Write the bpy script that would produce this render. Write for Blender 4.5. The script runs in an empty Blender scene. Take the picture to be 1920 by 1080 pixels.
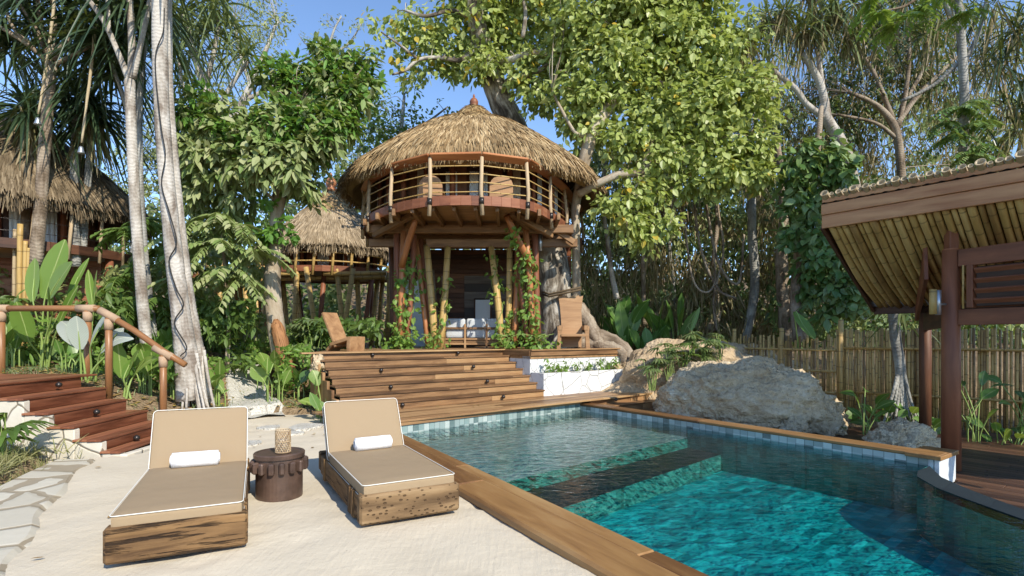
import bpy, math, random
import numpy as np
from mathutils import Vector, Matrix
R = math.radians
scene = bpy.context.scene

# ------------------------------------------------------------------ camera, sky, sun, exposure
F, H, HZ = 1020.0, 1.5, 630.0            # focal length in pixels of a 1920 frame, eye height, horizon row
cam = bpy.data.cameras.new('camera'); camo = bpy.data.objects.new('camera', cam)
scene.collection.objects.link(camo); scene.camera = camo
camo.location = (0, 0, H); camo.rotation_euler = (R(90), 0, 0)
cam.sensor_width = 36; cam.lens = 36 * F / 1920; cam.shift_y = (HZ - 540) / 1920
cam.clip_start = .05; cam.clip_end = 3000

TO_SUN = Vector((.74, -1.08, 1.0)).normalized()
world = bpy.data.worlds.new('World'); scene.world = world; world.use_nodes = True
wn = world.node_tree; wn.nodes.clear()
sky = wn.nodes.new('ShaderNodeTexSky'); sky.sky_type = 'NISHITA'; sky.sun_disc = False
sky.sun_elevation = math.asin(TO_SUN.z); sky.sun_rotation = math.atan2(TO_SUN.x, TO_SUN.y)
sky.air_density = 1.0; sky.dust_density = 0; sky.altitude = 1200; sky.ozone_density = 3.5
bg = wn.nodes.new('ShaderNodeBackground'); bg.inputs[1].default_value = .15
wo = wn.nodes.new('ShaderNodeOutputWorld')
wn.links.new(sky.outputs[0], bg.inputs[0]); wn.links.new(bg.outputs[0], wo.inputs[0])
sl = bpy.data.lights.new('sun', 'SUN'); sl.energy = 3.3; sl.angle = R(.55); sl.color = (1, .93, .8)
so = bpy.data.objects.new('sun', sl); scene.collection.objects.link(so)
so.rotation_euler = TO_SUN.to_track_quat('Z', 'Y').to_euler(); so.location = (0, 0, 40)
scene.view_settings.view_transform = 'Standard'; scene.view_settings.look = 'None'
scene.view_settings.exposure = .82; scene.view_settings.gamma = 1
scene.cycles.max_bounces = 7; scene.cycles.transparent_max_bounces = 8
scene.cycles.diffuse_bounces = 4; scene.cycles.glossy_bounces = 2; scene.cycles.transmission_bounces = 4
scene.cycles.caustics_reflective = False; scene.cycles.caustics_refractive = False
scene.cycles.use_denoising = True
scene.cycles.sample_clamp_indirect = 6

# ------------------------------------------------------------------ helpers: where things stand
def D(px, py, d): return Vector(((px - 960) / F * d, d, H - (py - HZ) / F * d))
def G(px, py, z): return D(px, py, F * (H - z) / (py - HZ))
def nrm(a): return a / np.maximum(np.linalg.norm(a, axis=-1, keepdims=True), 1e-9)
V = lambda *a: np.array(a, float)

class MB:
    """collects geometry; build() links it as ONE mesh object. gc = grain coordinates for the material."""
    def __init__(s): s.v, s.g, s.f, s.n, s.k = [], [], [], 0, 0
    def add(s, v, faces, gc=None):
        v = np.asarray(v, float).reshape(-1, 3); gc = v if gc is None else np.asarray(gc, float).reshape(-1, 3)
        s.v.append(v); s.g.append(gc)
        if isinstance(faces, np.ndarray): s.f.append(faces + s.n)
        else:
            by = {}
            for q in faces: by.setdefault(len(q), []).append(q)
            for q in by.values(): s.f.append(np.array(q, int) + s.n)
        s.n += len(v); return s
    def off(s): s.k += 1; r = random.Random(s.k * 7 + 3); return V(r.uniform(-50, 50), r.uniform(-50, 50), r.uniform(-50, 50))
    def box(s, c, size, rot=None, b=.006):
        c = np.array(c, float); h = np.array(size, float) / 2; b = min(b, *(h * .9)); M = np.eye(3) if rot is None else np.array(rot, float)
        vs, idx = [], {}
        for sx in (-1, 1):
            for sy in (-1, 1):
                for sz in (-1, 1):
                    for a in range(3):
                        p = np.array((sx, sy, sz)) * (h - b); p[a] = (sx, sy, sz)[a] * h[a]
                        idx[sx, sy, sz, a] = len(vs); vs.append(p)
        fs = []
        for a in range(3):
            o = [i for i in range(3) if i != a]
            for sg in (-1, 1):
                q = []
                for e in ((-1, -1), (1, -1), (1, 1), (-1, 1)):
                    t = [0, 0, 0]; t[a] = sg; t[o[0]] = e[0]; t[o[1]] = e[1]; q.append(idx[t[0], t[1], t[2], a])
                fs.append(q if (sg > 0) == (a != 1) else q[::-1])
        for a in range(3):
            o = [i for i in range(3) if i != a]
            for e0 in (-1, 1):
                for e1 in (-1, 1):
                    lo, hi = [0, 0, 0], [0, 0, 0]
                    lo[a], hi[a] = -1, 1; lo[o[0]] = hi[o[0]] = e0; lo[o[1]] = hi[o[1]] = e1
                    q = [idx[(*lo, o[0])], idx[(*hi, o[0])], idx[(*hi, o[1])], idx[(*lo, o[1])]]
                    fs.append(q if e0 * e1 * (1 if a != 1 else -1) < 0 else q[::-1])
        for sx in (-1, 1):
            for sy in (-1, 1):
                for sz in (-1, 1):
                    q = [idx[sx, sy, sz, a] for a in range(3)]; fs.append(q if sx * sy * sz > 0 else q[::-1])
        vs = np.array(vs)
        L = int(np.argmax(h)); perm = [L] + [i for i in range(3) if i != L]
        return s.add(vs @ M.T + c, fs, vs[:, perm] + s.off())
    def board(s, p0, p1, w, t, up=(0, 0, 1), b=.005):
        """a plank from p0 to p1; w across, t along `up`"""
        p0, p1 = np.array(p0, float), np.array(p1, float); x = p1 - p0; L = np.linalg.norm(x); x /= L
        up = np.array(up, float); z = up - x * (x @ up); z /= np.linalg.norm(z); y = np.cross(z, x)
        return s.box((p0 + p1) / 2, (L, w, t), np.stack([x, y, z], 1), b)
    def tube(s, pts, rad, n=8, cap=True, wob=0, seed=0):
        P = np.array([list(p) for p in pts], float); m = len(P)
        rad = np.full(m, rad, float) if np.isscalar(rad) else np.array(rad, float)
        T = np.gradient(P, axis=0) if m > 2 else np.repeat([P[1] - P[0]], 2, 0); T = nrm(T)
        ref = V(0, 0, 1) if abs(T[0][2]) < .9 else V(1, 0, 0)
        rg = np.random.default_rng(seed + 5); a = np.arange(n) / n * 2 * np.pi
        vs, gs = [], []; o = s.off(); l = 0
        x = nrm(np.cross(T[0], ref))
        for i in range(m):
            x = nrm(x - T[i] * (x @ T[i])); y = np.cross(T[i], x)
            r = rad[i] * (1 + (rg.uniform(-wob, wob, n) if wob else 0)) * np.ones(n)
            vs.append(P[i] + (np.cos(a) * r)[:, None] * x + (np.sin(a) * r)[:, None] * y)
            if i: l += np.linalg.norm(P[i] - P[i - 1])
            gs.append(np.stack([np.full(n, l), np.cos(a) * rad[i], np.sin(a) * rad[i]], 1) + o)
        fs = [[i * n + j, i * n + (j + 1) % n, (i + 1) * n + (j + 1) % n, (i + 1) * n + j] for i in range(m - 1) for j in range(n)]
        if cap: fs += [list(range(n))[::-1], [(m - 1) * n + j for j in range(n)]]
        return s.add(np.concatenate(vs), fs, np.concatenate(gs))
    def lathe(s, c, prof, n=24, cap=True):
        a = np.arange(n) / n * 2 * np.pi; m = len(prof); c = np.array(c, float)
        v = np.concatenate([np.stack([c[0] + np.cos(a) * r, c[1] + np.sin(a) * r, np.full(n, c[2] + z)], 1) for r, z in prof])
        fs = [[i * n + j, i * n + (j + 1) % n, (i + 1) * n + (j + 1) % n, (i + 1) * n + j] for i in range(m - 1) for j in range(n)]
        if cap: fs += [list(range(n))[::-1], [(m - 1) * n + j for j in range(n)]]
        return s.add(v, fs)
    def prism(s, poly, z0, z1, gc=None):
        n = len(poly); area = sum(poly[i][0] * poly[(i + 1) % n][1] - poly[(i + 1) % n][0] * poly[i][1] for i in range(n))
        if area < 0: poly = poly[::-1]
        v = [(p[0], p[1], z0) for p in poly] + [(p[0], p[1], z1) for p in poly]
        fs = [[i, (i + 1) % n, n + (i + 1) % n, n + i] for i in range(n)] + [list(range(n))[::-1], list(range(n, 2 * n))]
        return s.add(v, fs)
    def grid(s, fn, nu, nv, flip=False):
        v = [fn(i / nu, j / nv) for j in range(nv + 1) for i in range(nu + 1)]
        i, j = np.meshgrid(np.arange(nu), np.arange(nv)); a = (j * (nu + 1) + i).ravel()
        q = np.stack([a, a + 1, a + nu + 2, a + nu + 1], 1)
        return s.add(np.array([list(p) for p in v], float), q[:, ::-1].copy() if flip else q)
    def straps(s, base, d, L, W, droop=0., prof=(1, 1, 0), fold=0., hint=None, rg=None, twist=0., curl=0.):
        """many ribbon leaves at once; the base of each, its direction, length, width and droop"""
        rg = rg or np.random.default_rng(1); base = np.asarray(base, float); N = len(base); d = nrm(np.asarray(d, float))
        L = np.broadcast_to(np.asarray(L, float), (N,)); W = np.broadcast_to(np.asarray(W, float), (N,)); dr = np.broadcast_to(np.asarray(droop, float), (N,))
        if hint is None: hint = np.tile(V(0, 0, 1), (N, 1)) + rg.normal(0, .25, (N, 3))
        side = nrm(np.cross(d, hint)); nor = nrm(np.cross(side, d))
        m = len(prof); t = np.linspace(0, 1, m); cols = []; gcs = []; rnd = rg.uniform(-40, 40, (N, 1))
        for k in range(m):
            p = base + d * (L * t[k])[:, None]; p = p + np.outer(dr * L * t[k] ** 2, V(0, 0, -1)) - nor * (curl * L * t[k] ** 2)[:, None] if np.ndim(curl * L) else p
            w = (W * prof[k] * .5)[:, None]
            row = [p - side * w + nor * w * fold, p + side * w + nor * w * fold] if not fold else [p - side * w + nor * w * fold, p, p + side * w + nor * w * fold]
            cols += row
            ss = (-1, 1) if not fold else (-1, 0, 1)
            gcs += [np.concatenate([np.full((N, 1), t[k]) * L[:, None], np.full((N, 1), q * .5) * W[:, None] * prof[k], rnd], 1) for q in ss]
        c = 2 if not fold else 3; A = np.stack(cols, 1); Gc = np.stack(gcs, 1); q = []
        for k in range(m - 1):
            for e in range(c - 1): q.append([k * c + e, k * c + e + 1, (k + 1) * c + e + 1, (k + 1) * c + e])
        q = np.array(q); fs = (q[None] + (np.arange(N) * m * c)[:, None, None]).reshape(-1, 4)
        return s.add(A.reshape(-1, 3), fs, Gc.reshape(-1, 3))
    def build(s, name, m, parent=None, smooth=False):
        me = bpy.data.meshes.new(name); v = np.concatenate(s.v); me.vertices.add(len(v)); me.vertices.foreach_set('co', v.ravel())
        tot = np.concatenate([np.full(len(f), f.shape[1]) for f in s.f]); li = np.concatenate([f.ravel() for f in s.f])
        me.loops.add(len(li)); me.loops.foreach_set('vertex_index', li.astype(np.int32))
        me.polygons.add(len(tot)); me.polygons.foreach_set('loop_start', (np.cumsum(tot) - tot).astype(np.int32))
        try: me.polygons.foreach_set('loop_total', tot.astype(np.int32))
        except Exception: pass
        me.polygons.foreach_set('use_smooth', np.full(len(tot), smooth))
        at = me.attributes.new('gc', 'FLOAT_VECTOR', 'POINT'); at.data.foreach_set('vector', np.concatenate(s.g).ravel())
        me.update(calc_edges=True); me.validate()
        me.materials.append(m)
        o = bpy.data.objects.new(name, me); scene.collection.objects.link(o)
        if parent is not None: attach(o, parent)
        return o

def world_of(o):
    M = Matrix.LocRotScale(o.location, o.rotation_euler, o.scale)
    return (world_of(o.parent) @ o.matrix_parent_inverse @ M) if o.parent else M
def attach(o, parent):
    o.parent = parent; o.matrix_parent_inverse = world_of(parent).inverted()
def thing(name, label, cat, loc=(0, 0, 0), group=None):
    o = bpy.data.objects.new(name, None); scene.collection.objects.link(o); o.location = loc
    o.empty_display_size = .1
    return tag(o, label, cat, group)
def tag(o, label, cat, group=None):
    o['label'] = label; o['category'] = cat
    if group: o['group'] = group
    return o
def struct(o, kind='structure'): o['kind'] = kind; return o
def copy_tree(o, parent=None):
    c = o.copy(); scene.collection.objects.link(c)
    if parent is not None: c.parent = parent
    for ch in list(o.children): copy_tree(ch, c)
    return c

# ------------------------------------------------------------------ materials
class NT:
    def __init__(s, name):
        s.m = bpy.data.materials.new(name); s.m.use_nodes = True; s.t = s.m.node_tree; s.t.nodes.clear()
        s.out = s.n('OutputMaterial')
    def n(s, typ, **kw):
        o = s.t.nodes.new('ShaderNode' + typ)
        for k, v in kw.items(): setattr(o, k, v)
        return o
    def l(s, a, b): s.t.links.new(a, b); return s
    def setv(s, inp, v):
        if hasattr(v, 'is_output') or isinstance(v, bpy.types.NodeSocket): s.l(v, inp)
        else: inp.default_value = v
    def gc(s, scale=(1, 1, 1)):
        a = s.n('Attribute', attribute_name='gc'); mp = s.n('Mapping'); mp.inputs['Scale'].default_value = scale
        s.l(a.outputs['Vector'], mp.inputs['Vector']); return mp.outputs[0]
    def pos(s, scale=(1, 1, 1), rz=0):
        a = s.n('NewGeometry'); mp = s.n('Mapping'); mp.inputs['Scale'].default_value = scale; mp.inputs['Rotation'].default_value = (0, 0, rz)
        s.l(a.outputs['Position'], mp.inputs['Vector']); return mp.outputs[0]
    def noise(s, vec, scale=5, detail=4, rough=.55, dist=0, what=0):
        o = s.n('TexNoise'); s.l(vec, o.inputs['Vector']); o.inputs['Scale'].default_value = scale; o.inputs['Detail'].default_value = detail
        o.inputs['Roughness'].default_value = rough; o.inputs['Distortion'].default_value = dist; return o.outputs[what]
    def voro(s, vec, scale=5, feature='F1', what='Distance', rnd=1):
        o = s.n('TexVoronoi', feature=feature); s.l(vec, o.inputs['Vector']); o.inputs['Scale'].default_value = scale; o.inputs['Randomness'].default_value = rnd
        return o.outputs[what]
    def ramp(s, fac, stops, interp='LINEAR'):
        o = s.n('ValToRGB'); o.color_ramp.interpolation = interp; e = o.color_ramp.elements
        while len(e) < len(stops): e.new(.5)
        for el, (p, c) in zip(e, stops): el.position = p; el.color = (*c, 1) if len(c) == 3 else c
        s.l(fac, o.inputs[0]); return o.outputs[0]
    def mix(s, fac, a, b, mode='MIX'):
        o = s.n('Mix', data_type='RGBA', blend_type=mode); s.setv(o.inputs['Factor'], fac)
        for sock, x in ((o.inputs[6], a), (o.inputs[7], b)):
            if isinstance(x, tuple): sock.default_value = (*x, 1)
            else: s.l(x, sock)
        return o.outputs[2]
    def math(s, op, a, b=0.):
        o = s.n('Math', operation=op); s.setv(o.inputs[0], a); s.setv(o.inputs[1], b); return o.outputs[0]
    def isl(s): return s.n('NewGeometry').outputs['Random Per Island']
    def bump(s, h, strength=.3, dist=.02):
        o = s.n('Bump'); o.inputs['Strength'].default_value = strength; o.inputs['Distance'].default_value = dist; s.l(h, o.inputs['Height']); return o.outputs[0]
    def bsdf(s, col, rough=.6, bump=None, spec=.4, metal=0.):
        o = s.n('BsdfPrincipled')
        if isinstance(col, tuple): o.inputs['Base Color'].default_value = (*col, 1)
        else: s.l(col, o.inputs['Base Color'])
        s.setv(o.inputs['Roughness'], rough); o.inputs['Specular IOR Level'].default_value = spec; o.inputs['Metallic'].default_value = metal
        if bump is not None: s.l(bump, o.inputs['Normal'])
        return o.outputs[0]
    def done(s, sh): s.l(sh, s.out.inputs['Surface']); return s.m

def m_wood(name, c0, c1, c2, rough=.5, scale=1., grain=14, vary=.5, cracks=0., bump=.25, spec=.35):
    t = NT(name); g = t.gc((1.1 * scale, grain * scale, grain * scale))
    n1 = t.noise(g, 1.3, 6, .6, .6); n2 = t.noise(t.gc((.35, 1.2, 1.2)), 2, 3)
    fac = t.math('ADD', t.math('MULTIPLY', n1, .75), t.math('MULTIPLY', t.math('SUBTRACT', t.isl(), .5), vary))
    fac = t.math('ADD', fac, t.math('MULTIPLY', t.math('SUBTRACT', n2, .5), .5))
    col = t.ramp(fac, [(.12, c0), (.42, c1), (.75, c2)])
    hgt = n1
    if cracks:
        v = t.noise(t.gc((2.2, 38, 38)), 1.1, 5, .65, .4); cr = t.ramp(v, [(.36, (1, 1, 1)), (.46, (0, 0, 0))])
        col = t.mix(t.math('MULTIPLY', cr, cracks), col, (c0[0] * .25, c0[1] * .22, c0[2] * .2)); hgt = t.math('SUBTRACT', n1, t.math('MULTIPLY', cr, 1.2))
    return t.done(t.bsdf(col, rough, t.bump(hgt, bump, .012), spec))
def m_leaf(name, cols, trans=.35, rough=.45, spec=.35, vein=None):
    t = NT(name); k = len(cols)
    c = t.ramp(t.isl(), [(i / max(k - 1, 1), x) for i, x in enumerate(cols)])
    n = t.noise(t.pos(), 2.1, 2); c = t.mix(t.math('MULTIPLY', n, .35), c, tuple(x * .6 for x in cols[len(cols) // 2]))
    if vein:
        y = t.n('SeparateXYZ'); t.l(t.gc(), y.inputs[0]); ay = t.math('ABSOLUTE', y.outputs[1])
        st = t.math('SINE', t.math('ADD', t.math('MULTIPLY', y.outputs[0], 130.), t.math('MULTIPLY', ay, -170.)))
        c = t.mix(t.math('MULTIPLY', t.math('ADD', st, 1), .1), c, tuple(x * .45 for x in vein))
        c = t.mix(t.math('LESS_THAN', ay, .008), c, vein)
    p = t.bsdf(c, rough, None, spec); tr = t.n('BsdfTranslucent'); t.l(t.mix(.4, c, (.45, .5, .04)), tr.inputs[0])
    mx = t.n('MixShader'); mx.inputs[0].default_value = trans; t.l(p, mx.inputs[1]); t.l(tr.outputs[0], mx.inputs[2])
    return t.done(mx.outputs[0])
def m_plain(name, c, rough=.6, spec=.4, metal=0., var=.25, scale=6, bump=.15):
    t = NT(name); n = t.noise(t.pos(), scale, 5); col = t.mix(t.math('MULTIPLY', n, var * 2), tuple(min(1, x * (1 + var)) for x in c), tuple(x * (1 - var) for x in c))
    return t.done(t.bsdf(col, rough, t.bump(n, bump, .01), spec, metal))
def m_bamboo(name, a, b, dark):
    t = NT(name); y = t.n('SeparateXYZ'); t.l(t.gc(), y.inputs[0])
    w = t.math('FRACT', t.math('MULTIPLY', y.outputs[0], 3.1)); ring = t.math('LESS_THAN', w, .07)
    n = t.noise(t.gc((1, 9, 9)), 2.2, 4); c = t.ramp(t.math('ADD', t.math('MULTIPLY', n, .7), t.math('MULTIPLY', t.math('SUBTRACT', t.isl(), .35), .5)), [(.2, dark), (.45, a), (.8, b)])
    c = t.mix(t.math('MULTIPLY', ring, .55), c, tuple(x * .4 for x in dark))
    return t.done(t.bsdf(c, .45, t.bump(t.math('SUBTRACT', n, ring), .3, .01), .4))
def m_bark(name, c0, c1, c2, rings=0., patch=1.6, bump=.5):
    t = NT(name); n = t.noise(t.gc((1, 2.2, 2.2)), patch, 6, .62, .4); n2 = t.noise(t.gc(), 22, 4); n3 = t.noise(t.gc((.5, 6, 6)), 3, 4)
    c = t.ramp(t.math('ADD', t.math('MULTIPLY', n, .8), t.math('MULTIPLY', n3, .2)), [(.38, c0), (.47, c1), (.56, c2)]); c = t.mix(t.math('MULTIPLY', n2, .45), c, tuple(x * .55 for x in c1)); h = t.math('ADD', n, t.math('MULTIPLY', n2, .5))
    if rings:
        y = t.n('SeparateXYZ'); t.l(t.gc(), y.inputs[0]); w = t.math('SINE', t.math('ADD', t.math('MULTIPLY', y.outputs[0], 95.), t.math('MULTIPLY', n, 30.)))
        c = t.mix(t.math('MULTIPLY', t.math('GREATER_THAN', w, .55), rings), c, tuple(x * .5 for x in c1)); h = t.math('ADD', h, t.math('MULTIPLY', w, .3))
    return t.done(t.bsdf(c, .85, t.bump(h, bump, .03), .15))
def m_thatch(name, cols):
    t = NT(name); c = t.ramp(t.isl(), [(i / (len(cols) - 1), x) for i, x in enumerate(cols)])
    n = t.noise(t.pos(), 1.7, 4); c = t.mix(t.ramp(n, [(.42, (0, 0, 0)), (.62, (.55, .55, .55))]), c, tuple(x * .55 for x in cols[1]))
    return t.done(t.bsdf(c, .85, None, .15))

def m_sand():
    t = NT('sand'); p = t.pos(); n1 = t.noise(p, .9, 3); n2 = t.noise(p, 9, 5, .6); n3 = t.noise(p, 160, 2)
    rake = t.noise(t.pos((10, 1.2, 1), R(-28)), 3, 3, .5)
    c = t.ramp(n1, [(.3, (.57, .495, .375)), (.7, (.65, .57, .44))])
    c = t.mix(t.ramp(n3, [(.55, (0, 0, 0)), (.75, (.5, .5, .5))]), c, (.42, .32, .2))
    sp = t.voro(p, 5.5); c = t.mix(t.ramp(sp, [(.0, (.8, .8, .8)), (.035, (0, 0, 0))]), c, (.2, .14, .08))
    h = t.math('ADD', t.math('ADD', t.math('MULTIPLY', n2, .6), t.math('MULTIPLY', rake, .3)), t.math('MULTIPLY', n3, .12))
    return t.done(t.bsdf(c, .95, t.bump(h, .55, .03), .1))
def m_soil():
    t = NT('soil'); p = t.pos(); n1 = t.noise(p, .8, 5); n2 = t.noise(p, 14, 5, .65); v = t.voro(p, 22)
    c = t.ramp(t.math('ADD', t.math('MULTIPLY', n1, .5), t.math('MULTIPLY', n2, .5)), [(.3, (.10, .065, .035)), (.5, (.24, .17, .10)), (.7, (.38, .29, .18))])
    c = t.mix(t.ramp(v, [(.1, (.8, .8, .8)), (.22, (0, 0, 0))]), c, (.30, .2, .09))
    return t.done(t.bsdf(c, .95, t.bump(t.math('SUBTRACT', n2, v), .7, .05), .1))
def m_rock(name, c0, c1, c2, scale=1., bump=.9):
    t = NT(name); p = t.pos(); n1 = t.noise(p, 1.2 * scale, 6, .6); n2 = t.noise(p, 9 * scale, 6, .7); v = t.voro(p, 14 * scale); v2 = t.voro(p, 34 * scale)
    c = t.ramp(t.math('ADD', t.math('MULTIPLY', n1, .55), t.math('MULTIPLY', n2, .5)), [(.36, c0), (.52, c1), (.68, c2)])
    pit = t.ramp(t.math('ADD', v, t.math('MULTIPLY', n2, .25)), [(.16, (1, 1, 1)), (.34, (0, 0, 0))])
    c = t.mix(t.math('MULTIPLY', pit, .7), c, tuple(x * .4 for x in c0))
    h = t.math('ADD', t.math('ADD', n2, t.math('MULTIPLY', v, .9)), t.math('MULTIPLY', v2, .4))
    return t.done(t.bsdf(c, .9, t.bump(h, bump, .07), .15))
def m_crazy(name, stone0, stone1, gap, scale=3., width=.03, bump=.6, rz=0, sc=(1, 1, 1)):
    """irregular stones with joints"""
    t = NT(name); p0 = t.pos(sc, rz); w = t.noise(p0, 2.5, 2, what=1); p = t.mix(.12, p0, w)
    e = t.voro(p, scale, 'DISTANCE_TO_EDGE'); col = t.voro(p, scale, 'F1', 'Color'); n = t.noise(p0, 12, 5)
    sx = t.n('SeparateColor'); t.l(col, sx.inputs[0]); k = t.noise(p0, 1.1, 2)
    c = t.mix(t.math('MULTIPLY', sx.outputs[0], .9), stone0, stone1); c = t.mix(t.math('MULTIPLY', n, .4), c, tuple(x * .75 for x in stone1))
    jw = t.math('MULTIPLY', k, width * 2); j = t.math('LESS_THAN', e, jw)
    c = t.mix(t.math('MULTIPLY', j, .85), c, gap)
    return t.done(t.bsdf(c, .85, t.bump(t.math('ADD', t.math('MULTIPLY', n, .25), t.ramp(e, [(0, (0, 0, 0)), (width * 2, (1, 1, 1))])), bump, .02), .2))
def m_tile(name, cols, size, rz, gap=.02, dark=.5, rough=.3, vert=False):
    """stone tiles, each its own tone"""
    t = NT(name); p = t.pos((1 / size[0], 1 / size[1], 1 / size[2]), 0) if rz is None else None
    if p is None:
        a = t.n('NewGeometry'); mp = t.n('Mapping', vector_type='TEXTURE'); mp.inputs['Rotation'].default_value = (0, 0, rz); mp.inputs['Scale'].default_value = size
        t.l(a.outputs['Position'], mp.inputs['Vector']); p = mp.outputs[0]
    fl = t.n('VectorMath', operation='FLOOR'); t.l(p, fl.inputs[0]); wn_ = t.n('TexWhiteNoise', noise_dimensions='3D'); t.l(fl.outputs[0], wn_.inputs['Vector'])
    n = t.noise(t.pos(), 3.3, 5, .65); n2 = t.noise(t.pos(), 25, 3)
    f = t.math('ADD', t.math('MULTIPLY', wn_.outputs[0], dark), t.math('MULTIPLY', n, 1 - dark)); k = len(cols)
    c = t.ramp(f, [(.15 + .7 * i / (k - 1), x) for i, x in enumerate(cols)]); c = t.mix(t.math('MULTIPLY', n2, .5), c, tuple(x * .6 for x in cols[k // 2]))
    fr = t.n('VectorMath', operation='FRACTION'); t.l(p, fr.inputs[0]); s = t.n('SeparateXYZ'); t.l(fr.outputs[0], s.inputs[0])
    g = t.math('MAXIMUM', t.math('LESS_THAN', s.outputs[0], gap), t.math('LESS_THAN', s.outputs[1], gap))
    if vert: g = t.math('MAXIMUM', t.math('LESS_THAN', s.outputs[0], gap), t.math('LESS_THAN', s.outputs[2], gap))
    c = t.mix(t.math('MULTIPLY', g, .45), c, tuple(x * .35 for x in cols[0]))
    return t.done(t.bsdf(c, rough, t.bump(n2, .1, .01), .4))
def m_fabric(name, c, rough=.9):
    t = NT(name); p = t.gc((1, 1, 1)); w = t.noise(p, 260, 2); n = t.noise(p, 3.2, 3)
    c2 = t.mix(t.math('MULTIPLY', w, .3), c, tuple(x * .75 for x in c)); c2 = t.mix(t.math('MULTIPLY', n, .25), c2, tuple(x * .85 for x in c))
    return t.done(t.bsdf(c2, rough, t.bump(t.math('ADD', w, t.math('MULTIPLY', n, 9)), .22, .012), .1))
def m_pitted():
    t = NT('pitted_sleeper_wood'); g = t.gc((1.1, 9, 9)); n = t.noise(g, 1.3, 5); v = t.voro(t.gc((1, 1.7, 1.7)), 20); k = t.noise(t.gc(), 5, 3)
    c = t.ramp(n, [(.3, (.10, .06, .03)), (.5, (.215, .135, .068)), (.72, (.32, .215, .115))]); pit = t.ramp(t.math('ADD', v, t.math('MULTIPLY', k, .5)), [(.44, (1, 1, 1)), (.54, (0, 0, 0))])
    return t.done(t.bsdf(t.mix(t.math('MULTIPLY', pit, .8), c, (.07, .04, .02)), .8, t.bump(t.math('SUBTRACT', n, pit), .8, .02), .2))
def m_water():
    t = NT('water'); n = t.noise(t.pos((1, 1.8, 1), R(40)), 4.2, 3, .55, .5); n2 = t.noise(t.pos(), 15, 2)
    b = t.bump(t.math('ADD', n, t.math('MULTIPLY', n2, .35)), .22, .04)
    w = t.noise(t.pos(), 3.2, 2, .5, 0, 1); e = t.voro(t.mix(.10, t.pos(), w), 5.2, 'DISTANCE_TO_EDGE'); caustic_tint = t.ramp(e, [(0, (1, 1, 1)), (.035, (.97, 1, .99)), (.17, (.62, .80, .80))])  # caustic light web painted into the transmission colour
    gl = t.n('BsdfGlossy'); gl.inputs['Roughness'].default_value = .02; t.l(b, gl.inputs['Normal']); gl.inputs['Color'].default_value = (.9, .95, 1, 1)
    tr = t.n('BsdfTransparent'); t.l(caustic_tint, tr.inputs[0])
    fr = t.n('Fresnel'); fr.inputs['IOR'].default_value = 1.24; t.l(b, fr.inputs['Normal'])
    mx = t.n('MixShader'); t.l(fr.outputs[0], mx.inputs[0]); t.l(tr.outputs[0], mx.inputs[1]); t.l(gl.outputs[0], mx.inputs[2])
    return t.done(mx.outputs[0])

M = {}
M['deck'] = m_wood('deck_wood', (.13, .065, .028), (.33, .185, .085), (.49, .32, .155), .45, 1, 12, .45)
M['deck_red'] = m_wood('red_step_wood', (.10, .03, .014), (.27, .10, .05), (.40, .19, .095), .45, 1, 13, .4)
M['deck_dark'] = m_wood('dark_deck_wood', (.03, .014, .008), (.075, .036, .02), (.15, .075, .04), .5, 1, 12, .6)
M['coping'] = m_wood('coping_wood', (.14, .065, .025), (.30, .16, .06), (.43, .27, .12), .4, .8, 9, .5)
M['redwood'] = m_wood('red_post_wood', (.12, .04, .02), (.25, .092, .044), (.36, .155, .08), .5, .7, 8, .3)
M['rail_wood'] = m_wood('handrail_wood', (.12, .05, .02), (.27, .125, .05), (.40, .21, .095), .38, .7, 8, .5)
M['tread'] = m_wood('shade_toned_tread_wood', (.07, .035, .016), (.20, .105, .048), (.34, .20, .095), .45, 1, 12, .4)  # darker than the risers: nosing shadow lines put into the tread colour
M['orange'] = m_wood('orange_post_wood', (.22, .07, .025), (.42, .17, .065), (.55, .27, .12), .4, .7, 8, .5)
M['beam'] = m_wood('beam_wood', (.14, .07, .03), (.34, .19, .085), (.50, .32, .16), .55, .9, 10, .5)
M['fascia'] = m_wood('fascia_wood', (.33, .13, .05), (.56, .29, .13), (.66, .40, .21), .4, .6, 8, .4)
M['brown'] = m_wood('brown_wall_wood', (.04, .016, .008), (.12, .05, .025), (.22, .10, .05), .55, 1, 10, .6)
M['grey_panel'] = m_wood('weathered_panel_wood', (.06, .05, .045), (.15, .125, .105), (.25, .21, .17), .7, 1, 12, .8)
M['chair'] = m_wood('carved_chair_wood', (.20, .10, .045), (.37, .21, .10), (.47, .29, .15), .6, .8, 9, .15)
M['rail_post'] = m_wood('rail_post_wood', (.25, .16, .085), (.45, .33, .2), (.58, .46, .3), .7, 1, 14, .4)
M['sleeper'] = m_wood('weathered_sleeper_wood', (.07, .035, .014), (.24, .135, .055), (.40, .26, .12), .8, 1, 11, .25, .9, .9)
M['sleeper_pit'] = m_pitted()
M['bamboo'] = m_bamboo('bamboo', (.46, .30, .10), (.58, .42, .18), (.26, .15, .05))
M['bamboo_grey'] = m_bamboo('weathered_bamboo', (.40, .30, .17), (.52, .42, .27), (.20, .13, .07))
M['bamboo_fence'] = m_bamboo('fence_bamboo', (.44, .285, .095), (.58, .40, .155), (.19, .11, .04))
M['straw'] = m_thatch('thatch', [(.18, .11, .05), (.34, .225, .11), (.47, .335, .175), (.57, .43, .25)])
M['straw_old'] = m_thatch('old_thatch', [(.13, .075, .03), (.25, .155, .07), (.35, .24, .11), (.45, .32, .16)])
M['straw_grey'] = m_thatch('grey_thatch', [(.20, .145, .085), (.34, .26, .165), (.45, .35, .235), (.55, .44, .30)])
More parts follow.
